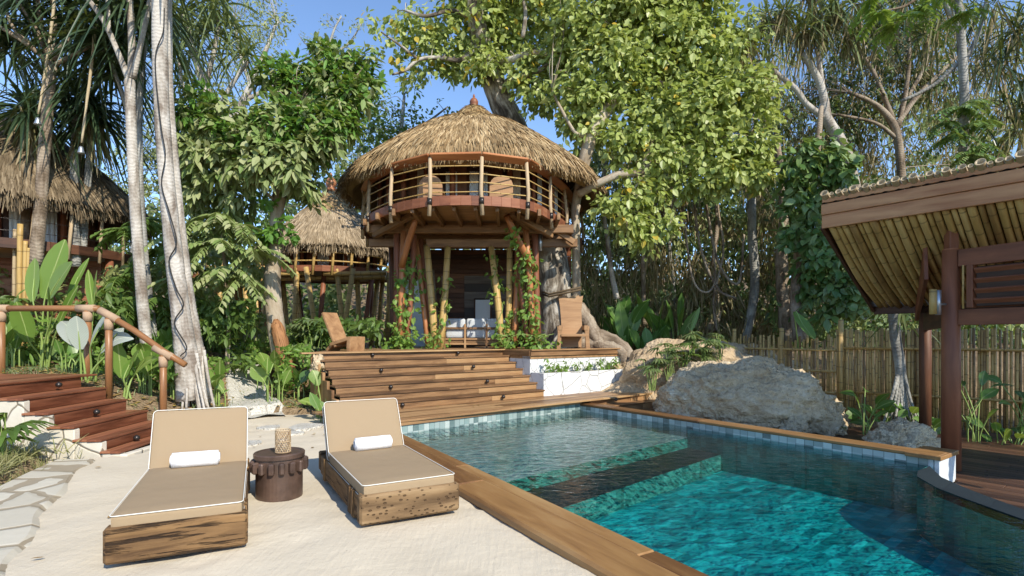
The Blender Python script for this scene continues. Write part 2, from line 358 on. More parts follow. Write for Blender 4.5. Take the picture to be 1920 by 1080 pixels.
M['straw_shaded'] = m_thatch('shade_toned_thatch', [(.10, .07, .04), (.17, .125, .075), (.24, .18, .11), (.31, .24, .15)])  # darkened thatch: tree shade over the left hut put into its colour
M['sand'] = m_sand(); M['soil'] = m_soil()
M['boulder'] = m_rock('boulder_stone', (.39, .28, .165), (.60, .47, .305), (.76, .645, .46), 1., .7)
M['mound'] = m_rock('sandy_rock', (.30, .20, .12), (.46, .34, .21), (.60, .47, .32), .8, .6)
M['coral'] = m_rock('coral_stone', (.58, .53, .44), (.74, .70, .61), (.84, .81, .73), 2.2, .8)
M['white_wall'] = m_crazy('white_stone_cladding', (.74, .75, .74), (.66, .67, .66), (.30, .28, .25), 3.2, .009, .8)
M['cream_wall'] = m_crazy('cream_stone_cladding', (.72, .66, .55), (.60, .54, .43), (.20, .16, .11), 2.6, .02, .6)
M['paving'] = m_crazy('cream_flagstones', (.62, .57, .46), (.52, .47, .37), (.30, .24, .16), 2.1, .05, .5)
M['white_paint'] = m_plain('white_boards', (.62, .65, .66), .5, .4, 0, .08, 4)
M['cushion'] = m_fabric('tan_canvas', (.34, .25, .155)); M['piping'] = m_plain('white_piping', (.72, .69, .62), .8, .2, 0, .03)
M['towel'] = m_fabric('white_towelling', (.82, .82, .84)); M['sofa_cushion'] = m_fabric('grey_white_cushion', (.55, .57, .58))
M['curtain'] = m_plain('pale_curtain', (.56, .62, .66), .7, .3, 0, .08, 3); M['curtain_cream'] = m_plain('cream_curtain', (.42, .37, .29), .8, .2, 0, .12, 3)
M['rust'] = m_plain('rusty_iron', (.125, .078, .058), .42, .5, .3, .6, 7, .4)
M['iron'] = m_plain('dark_iron', (.045, .038, .034), .3, .5, .6, .3); M['steel'] = m_plain('dull_steel', (.42, .44, .46), .35, .5, .8, .1)
M['pebble'] = m_crazy('pebbled_edge', (.7, .66, .55), (.5, .45, .36), (.10, .08, .06), 26, .05, .9)
M['water'] = m_water()
M['bark_pale'] = m_bark('pale_ringed_bark', (.20, .155, .12), (.41, .365, .31), (.60, .56, .50), .12, 1.6, .3)
M['bark_grey'] = m_bark('grey_ringed_bark', (.15, .14, .13), (.29, .28, .25), (.44, .43, .39), .12, 1.6, .35)
M['bark_brown'] = m_bark('brown_bark', (.12, .085, .055), (.26, .20, .145), (.40, .33, .25), .1, 1.6, .35)
M['bark_patch'] = m_bark('patchy_bark', (.045, .035, .028), (.20, .165, .125), (.58, .53, .45), 0, 1.5, .8)
M['bark_tan'] = m_bark('smooth_tan_bark', (.20, .15, .10), (.36, .285, .20), (.50, .43, .33), 0, 1.2)
M['branch_or'] = m_bark('orange_brown_branch', (.16, .085, .035), (.30, .17, .075), (.40, .25, .12), .2)
M['cut_wood'] = m_wood('raw_cut_wood', (.16, .07, .03), (.34, .16, .065), (.46, .25, .11), .75, 1, 8, .2, .7, .6)
M['vine_stem'] = m_plain('vine_stem', (.10, .07, .04), .8, .2, 0, .3); M['black_cord'] = m_plain('black_cord', (.02, .018, .016), .7)
M['rope'] = m_plain('coir_rope', (.42, .34, .22), .9, .1, 0, .3, 40); M['binding'] = m_plain('jute_binding', (.36, .25, .165), .9, .1, 0, .25, 60)
M['stalk'] = m_plain('green_stalk', (.22, .30, .08), .5, .4, 0, .3)
# foliage
M['l_big'] = m_leaf('banyan_leaf', [(.19, .25, .05), (.34, .42, .10), (.47, .54, .17), (.57, .62, .25), (.38, .46, .11), (.25, .32, .07)], .4, .35)
M['l_yellow'] = m_leaf('yellowing_leaf', [(.62, .40, .04), (.55, .45, .08)], .35)
M['l_dusty'] = m_leaf('dusty_broad_leaf', [(.15, .21, .055), (.26, .33, .11), (.40, .41, .21), (.16, .26, .055), (.28, .33, .12)], .22, .6)
M['l_fresh'] = m_leaf('fresh_broad_leaf', [(.07, .16, .025), (.12, .27, .045), (.18, .34, .06), (.09, .2, .03)], .35)
M['l_dark'] = m_leaf('dark_leaf', [(.035, .075, .02), (.075, .135, .04), (.12, .19, .055), (.19, .25, .09)], .25)
M['l_mid'] = m_leaf('mid_green_leaf', [(.05, .10, .02), (.10, .18, .035), (.16, .25, .06), (.10, .16, .04)], .35)
M['l_olive'] = m_leaf('olive_leaf', [(.16, .20, .06), (.28, .32, .11), (.37, .40, .17), (.24, .29, .08)], .3)
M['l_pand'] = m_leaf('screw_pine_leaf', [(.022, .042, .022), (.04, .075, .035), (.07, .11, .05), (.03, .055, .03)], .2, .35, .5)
M['l_pand_lit'] = m_leaf('pale_screw_pine_leaf', [(.08, .12, .045), (.15, .20, .07), (.24, .28, .12), (.12, .16, .07)], .3, .4, .45)  # pale copy of the screw pine leaf, sunlight put into its colour
M['l_dead'] = m_leaf('dead_hanging_leaf', [(.15, .11, .05), (.28, .21, .11), (.40, .32, .19), (.22, .20, .09), (.14, .16, .06)], .2, .7, .2)
M['l_heart'] = m_leaf('heart_vine_leaf', [(.05, .12, .03), (.11, .22, .055), (.19, .30, .10), (.30, .40, .18)], .3, .35, .5)
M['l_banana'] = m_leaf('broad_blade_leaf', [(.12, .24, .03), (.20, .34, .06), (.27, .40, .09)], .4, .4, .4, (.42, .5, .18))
M['l_banana_dk'] = m_leaf('dark_blade_leaf', [(.06, .16, .03), (.12, .26, .045), (.18, .33, .06)], .4, .35, .5, (.25, .35, .12))  # darker green blades for bed clumps and jungle bananas
M['l_silver'] = m_leaf('silver_backed_leaf', [(.47, .53, .47), (.55, .60, .55), (.50, .57, .48)], .25, .55, .3, (.62, .66, .55))
M['l_palm'] = m_leaf('lady_palm_leaf', [(.06, .12, .035), (.12, .19, .06), (.20, .26, .10), (.27, .30, .13)], .3, .4, .45)
M['l_grass'] = m_leaf('grass_blade', [(.20, .22, .07), (.33, .32, .13), (.42, .38, .2), (.24, .28, .09)], .35, .6)
M['l_vine'] = m_leaf('climber_leaf', [(.12, .24, .04), (.20, .34, .06), (.28, .42, .10)], .4)
M['l_litter'] = m_leaf('fallen_leaf', [(.22, .12, .04), (.33, .20, .08), (.42, .30, .12), (.5, .36, .05)], .1, .8, .2)
M['l_far'] = m_leaf('far_leaf', [(.14, .19, .07), (.22, .27, .10), (.32, .36, .15), (.24, .28, .12)], .35)

# ------------------------------------------------------------------ ground
U = V(.805, .593, 0); Wd = V(-.593, .805, 0)               # along the stair edges, and up the stairs
S0, S1 = V(-2.8, 9.07, .2), V(.68, 11.73, .2)
A = np.array(G(739, 806, .06)); Nn = np.array(G(1320, 1073, .06)); B = np.array(G(1087, 756, .12)); C = np.array(G(1740, 851, .12))
dAN = nrm(Nn - A); dAN[2] = 0; dBC = nrm(C - B); dBC[2] = 0; dAB = nrm((B - A) * V(1, 1, 0)); nAB = V(-dAB[1], dAB[0], 0)
SS = A + dAN * 8.2
def inside(px, py, poly):
    r = np.zeros(px.shape, bool); n = len(poly)
    for i in range(n):
        x0, y0 = poly[i][:2]; x1, y1 = poly[(i + 1) % n][:2]
        c = ((y0 > py) != (y1 > py)) & (px < (x1 - x0) * (py - y0) / ((y1 - y0) if y1 != y0 else 1e-9) + x0); r ^= c
    return r
def sstep(a, b, x): t = np.clip((x - a) / (b - a), 0, 1); return t * t * (3 - 2 * t)
rim_in = [(4.55, 6.1), (4.37, 5.87), (4.24, 5.44), (4.22, 5.13), (4.22, 4.48), (4.3, 3), (4.4, 1.2)]
rim_out = [(4.86, 6.33), (4.6, 5.83), (4.52, 5.44), (4.49, 5.17), (4.46, 4.74), (4.55, 3), (4.7, 1.2)]
POOL = [tuple(A[:2]), tuple(B[:2]), tuple(C[:2])] + rim_in + [tuple(SS[:2])]
SAND = [(-2.85, 2.2), (-3.4, 3.4), (-3.9, 4.13), (-4.5, 5.1), (-5.1, 6.12), (-5.2, 6.6), (-4.75, 6.9), (-4.8, 8.5), (-5.0, 9.9), (-4.5, 10.35), (-3.75, 10.35),
        (-2.7, 9.0), (-1.6, 9.5), tuple((A + dAN * .1 + V(-.1, -.1, 0))[:2]), tuple((Nn + V(-.3, -.15, 0))[:2]), tuple((SS + V(-.2, -.2, 0))[:2]), (2.4, -2.5), (-4, -2.5), (-2.4, 0)]
HOLLOW = [(-2.3, 8.6), (-3.5, 10.3), (-3.9, 10.9), (-4.4, 19), (2.9, 19), (2.9, 14.5), (4.3, 12.9)] + [tuple((B + V(1.9, -.2, 0))[:2]), tuple((C + V(1, .3, 0))[:2]), (6.5, 3), (6.5, 0), (2.2, .2), tuple((SS + V(-.25, -.1, 0))[:2]), tuple((Nn + V(-.25, -.1, 0))[:2])]
STEPS = [(-6.5, 6.72), (-4.7, 6.6), (-4.7, 8.35), (-6.3, 8.2)]; FLAGS = [(-5.2, 6.6), (-4.2, 5), (-3.0, 3.2), (-2.3, 2.2), (-4.1, 2.0), (-4.7, 3.1), (-5.0, 4.6), (-5.35, 5.6), (-5.75, 6.6)]
def lumps(x, y): return .05 * np.sin(1.9 * x + .7 * y) * np.sin(1.3 * y - .9 * x) + .03 * np.sin(4.1 * x + 2.2) * np.sin(3.7 * y)
def hgt(x, y):
    x = np.asarray(x, float); y = np.asarray(y, float)
    left = .05 + .55 * sstep(9.6, 13.5, y) + .55 * sstep(-5.2, -6.8, x) * sstep(7.0, 9, y) + .3 * sstep(15, 25, y) + .3 * sstep(-5.8, -8, x) * sstep(4, 7, y) + 7 * sstep(27, 48, y)
    right = -.44 + .2 * sstep(9.6, 10.6, y - .9 * (7 - x) * 0) + .5 * sstep(12.0, 14, y) + .5 * sstep(15, 22, y) + 7 * sstep(27, 48, y)
    h = left + (right - left) * sstep(1.5, 3.4, x) + .26 * np.exp(-((x + 5.55) ** 2 + (y - 9.4) ** 2) / .5) + lumps(x, y)
    h = np.where(inside(x, y, SAND) | inside(x, y, STEPS) | inside(x, y, FLAGS), -.14, h); h = np.where(inside(x, y, HOLLOW), -.32, h); h = np.where(inside(x, y, POOL), -1.9, h)
    ring = np.zeros_like(h, bool)
    for dx, dy in ((.3, 0), (-.3, 0), (0, .3), (0, -.3)): ring |= inside(x + dx, y + dy, POOL)
    return np.where(ring, -1.9, h)
gx = np.concatenate([[-400, -150, -60, -35, -25], np.arange(-20, 20.01, .16), [25, 35, 60, 150, 400]]); gy = np.concatenate([[-100, -40, -15], np.arange(-5, 26.01, .16), [30, 38, 60, 150, 400, 900]])
X, Y = np.meshgrid(gx, gy); Z = hgt(X, Y); nu, nv = len(gx) - 1, len(gy) - 1
gi, gj = np.meshgrid(np.arange(nu), np.arange(nv)); q = (gj * (nu + 1) + gi).ravel()
mb = MB(); mb.add(np.stack([X.ravel(), Y.ravel(), Z.ravel()], 1), np.stack([q, q + 1, q + nu + 2, q + nu + 1], 1)); struct(mb.build('ground', M['soil'], smooth=True))

gx = np.arange(-5.4, 3.2, .06); gy = np.arange(-2.6, 10.6, .06); X, Y = np.meshgrid(gx, gy); nu = len(gx) - 1; nv = len(gy) - 1
Z = .004 + .010 * np.sin(2.3 * X + 1.1 * Y) * np.sin(1.7 * Y - .8 * X) + .006 * np.sin(7 * X + 3 * np.sin(2 * Y)) * np.sin(5 * Y + 1) + np.random.default_rng(3).normal(0, .0012, X.shape)
rgs = np.random.default_rng(12)
for k in range(80):
    fx, fy, fa = rgs.uniform(-4.6, 1.6), rgs.uniform(1.5, 9.6), rgs.uniform(0, 3.1); dx, dy = X - fx, Y - fy; ex, ey = dx * math.cos(fa) + dy * math.sin(fa), dy * math.cos(fa) - dx * math.sin(fa); q_ = (ex / .15) ** 2 + (ey / .075) ** 2; Z += (-.013 * np.exp(-q_) + .006 * np.exp(-((np.sqrt(q_) - 1.5) ** 2) * 4)) * rgs.uniform(.4, 1.1)
gi, gj = np.meshgrid(np.arange(nu), np.arange(nv)); keep = inside(gx[gi] + .03, gy[gj] + .03, SAND).ravel(); q = (gj * (nu + 1) + gi).ravel()[keep]
mb = MB(); mb.add(np.stack([X.ravel(), Y.ravel(), Z.ravel()], 1), np.stack([q, q + 1, q + nu + 2, q + nu + 1], 1)); struct(mb.build('sand', M['sand'], smooth=True))

# flagstone path at the lower left: outlines of real stones
outer = [G(*p, .02) for p in ((178, 862), (150, 882), (110, 930), (60, 1000), (20, 1080))] + [Vector((-2.7, 2.2, 0))]
inner = [G(*p, .02) for p in ((108, 862), (50, 888), (-20, 922), (-120, 990), (-250, 1090))] + [Vector((-4.1, 2.2, 0))]
def lane(e, t, z=.0):
    k = min(int(t * (len(e) - 1)), len(e) - 2); f = t * (len(e) - 1) - k; p = e[k].lerp(e[k + 1], f); p.z = z; return p
mb = MB(); mb.grid(lambda u, v: lane(outer, v).lerp(lane(inner, v), u) + Vector((.03 * math.sin(23 * v) * (1 - u), .02 * math.cos(31 * v) * (1 - u), .026 - .03 * (u < .001))), 12, 60, True)
struct(mb.build('flagstone_path', M['paving']))
# coral stone path climbing between the beds
mb = MB()
def cpath(u, v):
    a = G(420, 786, .04).lerp(Vector((-7.05, 13.6, .66)), v); b = G(533, 778, .04).lerp(Vector((-6.35, 13.6, .66)), v)
    p = a.lerp(b, u + .05 * math.sin(9 * v + u)); z = float(hgt(p.x, p.y)); p.z = max(z, .0) + .05 + .025 * math.sin(17 * v + 3 * u) * math.sin(11 * u) - (.06 if u in (0, 1) else 0); return p
mb.grid(cpath, 20, 70); struct(mb.build('coral_path', M['coral']))

# ------------------------------------------------------------------ pool
PL = lambda t, z: (A + (Nn - A) * t) * V(1, 1, 0) + V(0, 0, z); PR = lambda t, z: (B + (C - B) * t) * V(1, 1, 0) + V(0, 0, z)
def quad(mb, a, b, c, d): mb.add([a, b, c, d], [[0, 1, 2, 3]])
rzp = math.atan2(dAB[1], dAB[0])
M['tile_band'] = m_tile('pool_edge_tile', [(.08, .14, .14), (.22, .32, .31), (.50, .56, .53), (.26, .34, .33)], (.1, .3, .5), rzp, .1, .9, .25)
M['tile_band_r'] = m_tile('pool_edge_tile_side', [(.10, .12, .11), (.42, .46, .43), (.66, .68, .64), (.34, .38, .36)], (.12, 9, 9), math.atan2(dBC[1], dBC[0]), .1, .9, .25)
M['tile_ledge'] = m_tile('pool_ledge_tile', [(.17, .30, .30), (.26, .42, .41), (.36, .52, .50), (.46, .60, .56)], (.3, .1, 1), rzp, .03, .25)
M['tile_deep'] = m_tile('pool_floor_tile', [(.0, .12, .145), (.004, .31, .345), (.01, .50, .53), (.025, .66, .68)], (.34, .11, 9), rzp, .04, .5)
M['tile_wall'] = m_tile('pool_wall_tile', [(.02, .13, .12), (.03, .24, .22), (.055, .36, .33), (.12, .47, .41)], (.1, .1, .1), rzp, .03, .4)
M['tile_dark'] = m_tile('pool_step_stone', [(.012, .02, .026), (.02, .03, .036), (.03, .045, .05)], (.4, .4, 9), rzp, .02, .6, .6)
DF, LG, ST = -.62, -.19, -.36; tl, tr_ = .47, .44; sl_, sr_ = .60, .545
mb = MB(); quad(mb, PL(-.02, LG), PL(tl, LG), PR(tr_, LG), PR(-.02, LG)); struct(mb.build('pool_ledge', M['tile_ledge']))
mb = MB(); quad(mb, PL(tl, LG), PL(tl, ST), PR(tr_, ST), PR(tr_, LG)); quad(mb, PL(sl_, ST), PL(sl_, DF), PR(sr_, DF), PR(sr_, ST))
allw = [tuple(C[:2])] + rim_in + [tuple(SS[:2]), tuple(PL(sl_, 0)[:2])]
for a, b in zip(allw[:-1], allw[1:]): quad(mb, (*a, DF), (*b, DF), (*b, -.02), (*a, -.02))
for f, t0, t1, z in ((PL, tl, sl_, ST), (PR, tr_, sr_, ST), (PR, sr_, 1, DF)): quad(mb, f(t0, z), f(t1, z), f(t1, -.06), f(t0, -.06))
struct(mb.build('pool_wall', M['tile_wall']))
mb = MB(); quad(mb, PL(tl, ST), PL(sl_, ST), PR(sr_, ST), PR(tr_, ST)); struct(mb.build('pool_step', M['tile_dark']))
mb = MB(); fl = [tuple(PL(sl_, 0)[:2]), tuple(PR(sr_, 0)[:2])] + allw[:-1]; mb.add([(*p, DF) for p in fl], [list(range(len(fl)))]); struct(mb.build('pool_floor', M['tile_deep']))
mb = MB(); quad(mb, PL(0, LG), PR(0, LG), PR(0, .13), PL(0, .13)); struct(mb.build('pool_edge_tiles', M['tile_band']))
mb = MB(); quad(mb, PR(0, LG), PR(tr_, LG), PR(tr_, .07), PR(0, .07)); quad(mb, PR(tr_, -.06), PR(1, -.06), PR(1, .07), PR(tr_, .07)); quad(mb, PL(0, LG), PL(tl, LG), PL(tl, .01), PL(0, .01)); struct(mb.build('pool_side_tiles', M['tile_band_r']))
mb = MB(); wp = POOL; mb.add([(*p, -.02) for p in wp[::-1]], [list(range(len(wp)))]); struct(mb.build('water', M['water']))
mb = MB(); n = len(rim_in)
for i in range(n - 1):
    a, b, c, d = rim_in[i], rim_in[i + 1], rim_out[i + 1], rim_out[i]
    quad(mb, (*a, -.012), (*b, -.012), (*c, -.012), (*d, -.012)); quad(mb, (*d, -.012), (*c, -.012), (*c, -.5), (*d, -.5)); quad(mb, (*a, -.012), (*a, -.1), (*b, -.1), (*b, -.012))
struct(mb.build('infinity_edge', M['tile_dark'])); M['tile_dark']

mb = MB(); rr = random.Random(4)
nL = V(-dAN[1], dAN[0], 0); nL = nL if nL[0] < 0 else -nL
def planks(mb, p0, p1, w, t, gap=.004, lens=(1.1, 2.4), seed=0, b=.004):
    r = random.Random(seed); p0, p1 = np.array(p0, float), np.array(p1, float); L = np.linalg.norm(p1 - p0); d = (p1 - p0) / L; s = 0
    while s < L:
        e = min(L, s + r.uniform(*lens)); e = L if L - e < .4 else e
        mb.board(p0 + d * s, p0 + d * (e - gap), w, t, b=b); s = e
z = .036
planks(mb, A + nL * .085 + V(0, 0, z - A[2]) - dAN * .06, SS + nL * .085 + V(0, 0, z - SS[2]), .165, .05, lens=(1.8, 3.2), seed=5, b=.012)
planks(mb, A + nL * .35 + V(0, 0, z - A[2] - .004) - dAN * .02, SS + nL * .35 + V(0, 0, z - SS[2] - .004), .36, .085, lens=(2.4, 3.6), seed=6, b=.02)
nR = V(dBC[1], -dBC[0], 0); nR = nR if nR[0] > 0 else -nR
planks(mb, B + nR * .13 + V(0, 0, -.026), C + nR * .13 + V(0, 0, -.026) + dBC * .12, .27, .052, lens=(2.6, 3.6), seed=8, b=.012)
mb.board(C + nR * .26 + V(0, 0, -.029) - dBC * .22, C + nR * .26 + V(0, 0, -.029) + dBC * .14, .62, .05)
struct(mb.build('pool_coping', M['coping']))
mb = MB()
mb.board(B + nR * .14 + V(0, 0, -.26), C + nR * .14 + V(0, 0, -.26) + dBC * .05, .25, .4)
for k in range(5): mb.board(C + nR * (.0 + .115 * k) + dBC * .085 + V(0, 0, -.22), C + nR * (.108 + .115 * k) + dBC * .085 + V(0, 0, -.22), .05, .33, b=.003)
struct(mb.build('pool_end_boards', M['white_paint']))

# dark lower deck under the pavilion, planks running toward the fence
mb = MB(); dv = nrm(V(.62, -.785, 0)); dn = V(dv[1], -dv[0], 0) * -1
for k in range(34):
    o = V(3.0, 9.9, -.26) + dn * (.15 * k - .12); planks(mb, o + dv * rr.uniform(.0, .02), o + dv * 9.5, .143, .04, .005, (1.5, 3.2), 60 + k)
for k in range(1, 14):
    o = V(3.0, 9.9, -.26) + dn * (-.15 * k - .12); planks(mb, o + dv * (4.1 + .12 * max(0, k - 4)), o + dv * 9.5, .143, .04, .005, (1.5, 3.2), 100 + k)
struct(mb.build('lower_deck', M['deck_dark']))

# ------------------------------------------------------------------ decks, stairs, planter
mb = MB(); far0 = A * V(1, 1, 0)
dFE = nrm(V(3.4, 12.63, 0) - B * V(1, 1, 0))
for k in range(13):
    o = nAB * (.145 * k + .055)
    a = far0 + o - dAB * (.55 + .0 * k) + V(0, 0, .183); m1 = B * V(1, 1, 0) + o + V(0, 0, .183); e = B * V(1, 1, 0) + dFE * (2.48 - .0 * k) + o + V(0, 0, .183)
    planks(mb, a, e if k else e, .14, .034, .004, (1.4, 3.), 20 + k)
mb.board(far0 - dAB * .55 - nAB * .012 + V(0, 0, .147), B * V(1, 1, 0) + dAB * .02 - nAB * .012 + V(0, 0, .147), .03, .075)
struct(mb.build('pool_deck', M['deck']))

NR, RISE, RUN = 7, .99 / 7, .25
SL = (2.0, 4.2)
st = thing('wooden_stairs', 'wide flight of warm brown timber stairs climbing from the pool to the tree house terrace', 'stairs', (-1, 10.5, .2))
for i in range(NR):
    z0 = .2 + i * RISE; o = Wd * (RUN * i); sh = U * (.03 * i)
    mb = MB(); planks(mb, S0 + o + V(0, 0, i * RISE + RISE / 2 - .012) + sh * .5, S1 + o + V(0, 0, i * RISE + RISE / 2 - .012), .024, RISE - .026, .003, SL, 40 + i); mb.build('riser', M['deck'], st)
    if i < NR - 1:
        mb = MB()
        for r in range(1): planks(mb, S0 + o + Wd * .09 + V(0, 0, (i + 1) * RISE - .012), S1 + o + Wd * .09 + V(0, 0, (i + 1) * RISE - .012) + U * .01, .262, .03, .003, SL, 70 + 2 * i + r)
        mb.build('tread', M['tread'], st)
mb = MB()
for i in range(NR): mb.board(S0 + Wd * (RUN * i) - U * .02 + V(0, 0, (i * RISE) / 2 + .02), S0 + Wd * (RUN * (i + 1)) - U * .02 + V(0, 0, (i * RISE) / 2 + .02), .05, i * RISE + RISE - .04, b=.003)
mb.build('side_panel', M['beam'], st)
for px, py, i in ((698, 661, 6), (858, 658, 6), (714, 690, 4), (887, 684, 4), (732, 721, 2), (913, 712, 2), (754, 760, 0), (943, 744, 0)):
    o = S0 + Wd * (RUN * i); k = (px - 960) / F; s = (k * o[1] - o[0]) / (U[0] - k * U[1]); p = o + U * s + V(0, 0, i * RISE + RISE * .52) - Wd * .02
    mb = MB(); mb.lathe(p - V(0, 0, .04), [(.001, 0), (.02, .006), (.034, .02), (.04, .04), (.034, .06), (.02, .074), (.001, .08)], 12); mb.build('step_light', M['iron'], st, True)

T1 = S1 + Wd * (RUN * 6); T0 = S0 + Wd * (RUN * 6); K = S1 + Wd * .45; K2 = K + U * 2.96
tz = 1.19
mb = MB()
dk = [T0 - U * .1, T1, K, K2, K2 + Wd * 5.5, T0 + U * 2.9 + Wd * 5]
mb.prism([tuple(p[:2]) for p in dk], tz - .2, tz - .035)
for k in range(32):
    o = Wd * (.145 * k + .06); planks(mb, T0 - U * .1 + U * (.085 * k) + o + V(0, 0, tz - T0[2] - .015), T1 + o + U * (.0 if k < 0 else 3.3) * (1 if k else .0) + V(0, 0, tz - T1[2] - .015), .14, .03, .004, (1.5, 3), 120 + k)
for k in range(8):
    o = Wd * (.145 * k + .05); planks(mb, K + o + V(0, 0, tz - K[2] - .014), K2 + o + V(0, 0, tz - K2[2] - .014), .14, .03, .004, (1.5, 3), 160 + k)
mb.board(T0 - Wd * .02 + V(0, 0, tz - T0[2] - .012) - U * .3, T1 - Wd * .02 + V(0, 0, tz - T1[2] - .012), .14, .03)
for a, b in ((K - U * .02, K2 + U * .02), ):
    mb.board(a + V(0, 0, tz - K[2] - .075) - Wd * .02, b + V(0, 0, tz - K[2] - .075) - Wd * .02, .04, .12); mb.board(a + V(0, 0, tz - K[2] - .006) - Wd * .03, b + V(0, 0, tz - K[2] - .006) - Wd * .03, .09, .03)
mb.board(K + V(0, 0, tz - K[2] - .075) + U * -.01, T1 + V(0, 0, tz - K[2] - .075) + U * -.01, .04, .12)
struct(mb.build('terrace_deck', M['deck']))

pl = thing('stone_planter', 'white stone clad planter wall with a low bed of seedlings beside the stairs', 'planter', (1.9, 12.7, .2))
K_ = K * V(1, 1, 0); K2_ = K2 * V(1, 1, 0); S1_ = S1 * V(1, 1, 0)
mb = MB(); mb.prism([tuple(p[:2]) for p in (K_ + Wd * .02, K2_ + Wd * .02, K2_ + Wd * .3, K_ + Wd * .3)], -.2, tz - .14)
mb.prism([tuple(p[:2]) for p in (K_ + U * .003 + Wd * .3, K_ + U * .25 + Wd * .3, K_ + U * .25 + Wd * 1.1, K_ + U * .003 + Wd * 1.1)], .1, tz - .14); mb.build('upper_wall', M['white_wall'], pl)
mb = MB(); e = S1_ + U * 2.95
mb.prism([tuple(p[:2]) for p in (S1_ + U * .004, e, e + Wd * .11, S1_ + U * .004 + Wd * .11)], .1, .69); mb.prism([tuple(p[:2]) for p in (e - U * .11 + Wd * .112, e + Wd * .112, e + Wd * .448, e - U * .11 + Wd * .448)], .1, .69)
mb.prism([tuple(p[:2]) for p in (S1_ + U * .004 + Wd * .112, S1_ + U * .115 + Wd * .112, S1_ + U * .115 + Wd * .448, S1_ + U * .004 + Wd * .448)], .1, .69); mb.build('lower_wall', M['white_wall'], pl)
mb = MB(); mb.grid(lambda u, v: Vector(tuple(S1_ + U * (.12 + 2.7 * u) + Wd * (.115 + .33 * v))) + Vector((0, 0, .665 + .02 * math.sin(31 * u) * math.sin(7 * v))), 40, 6); mb.build('soil', M['soil'], pl)

# low steps down to the right, between the deck and the boulder
ls = thing('low_steps', 'two low timber steps going down from the pool deck to the grey boulder', 'steps', (3, 12, 0))
for k, z in ((0, .2), (1, .06), (2, -.08)):
    o = B * V(1, 1, 0) + dBC * (.34 * k) + nR * .28; mb = MB(); r1 = 2.35 - .0 * k
    planks(mb, o + V(0, 0, z - .1) + dFE * .0, o + dFE * r1 + V(0, 0, z - .1), .03, .13, .003, (1.2, 2), 200 + k); mb.build('riser', M['deck'], ls)
    if k:
        mb = MB()
        for r in range(3): planks(mb, o - dBC * (.035 + .115 * r) + V(0, 0, z - .012), o - dBC * (.035 + .115 * r) + dFE * r1 + V(0, 0, z - .012), .11, .026, .003, (1.2, 2.), 210 + 3 * k + r)
        mb.build('tread', M['deck'], ls)
p = D(1155, 749, 11.45); mb = MB(); mb.lathe((p.x, p.y, p.z - .04), [(.001, 0), (.034, .02), (.04, .04), (.034, .06), (.001, .08)], 12); mb.build('step_light', M['iron'], ls, True)

# ------------------------------------------------------------------ red steps on the left with cream stone side
rs = thing('red_wooden_steps', 'short flight of reddish timber steps on a cream stone base behind the first lounger', 'steps', (-5.6, 7.5, 0))
noses = [(-6.45, .90), (-6.07, .72), (-5.76, .54), (-5.44, .37), (-5.1, .21), (-4.86, .065)]
Y0, Y1 = 6.78, 8.32
for i, (x, z) in enumerate(noses):
    xb = (noses[i - 1][0] - .02) if i else -8.4; mb = MB(); w = (x - xb) / 2
    for r in range(2 if i else 12):
        ww = w if i else (x - xb) / 12; xa = x - ww * r - ww / 2
        pts = ((xa, Y0 - .03 + .05 * (r if i == 0 else 0) * 0, z - .014), (xa - .12, Y1 + (.3 if i == 0 else 0), z - .014)); mb.board(*pts, ww - .006, .028)
    mb.build('tread', M['deck_red'], rs)
    if i < 5:
        zn = noses[i + 1][1]; mb = MB(); mb.board((x - .03, Y0, (z - .028 + zn) / 2), (x - .15, Y1, (z - .028 + zn) / 2), .025, z - .03 - zn); mb.build('riser', M['deck_red'], rs)
for i, px in ((0, 111), (2, 182), (4, 257)):
    x, z = noses[i]; d = x * F / (px - 960); p = V(x - .005, d, z - .095); mb = MB(); mb.lathe(p - V(0, 0, .042), [(.001, 0), (.036, .018), (.043, .042), (.036, .066), (.001, .084)], 12); mb.build('step_light', M['iron'], rs, True)
mb = MB()
for i, (x, z) in enumerate(noses):
    xb = noses[i - 1][0] if i else -8.4
    mb.box(((x - .02 + xb) / 2, Y0 + .04, (z - .03 - .3) / 2), (x - xb - .002, .10, z - .03 + .3), b=.012)
mb.box((-4.83, 7.45, -.02), (.1, 1.4, .1), b=.01)
mb.build('stone_side', M['cream_wall'], rs)

hr = thing('handrail', 'sloping round timber handrail with jute bound joints beside the red steps', 'handrail', (-6.3, 8.5, .6))
for x, d, z0, z1 in ((-6.3, 8.5, .5, 1.78), (-5.43, 8.47, .05, 1.2)):
    mb = MB(); mb.tube([(x, d, z0), (x, d, (z0 + z1) / 2), (x, d, z1)], .05, 12); mb.build('post', M['rail_wood'], hr, True)
    mb = MB(); mb.tube([(x, d, z1 - .18), (x, d, z1 - .02)], .062, 12); s = -.62 / 1.0
    mb.tube([(x - .14, d, z1 + .045 + .14 * .55), (x + .14, d, z1 + .045 - .14 * .55)], .06, 12); mb.build('binding', M['binding'], hr, True)
mb = MB(); mb.tube([(-6.43, 8.5, 1.90), (-5.9, 8.5, 1.585), (-5.43, 8.47, 1.265), (-5.08, 8.46, 1.05)], .047, 12); mb.build('rail', M['rail_wood'], hr, True)
hr = thing('handrail', 'level round timber handrail with jute bound post behind the broad leaved plants', 'handrail', (-7.7, 9, .8))
for x in (-7.02, -8.45):
    mb = MB(); mb.tube([(x, 9, .3), (x, 9, 1.92)], .055, 12); mb.build('post', M['rail_wood'], hr, True)
    mb = MB(); mb.tube([(x, 9, 1.74), (x, 9, 1.9)], .068, 12); mb.tube([(x - .17, 9, 1.955), (x + .12, 9, 1.955)], .064, 12); mb.build('binding', M['binding'], hr, True)
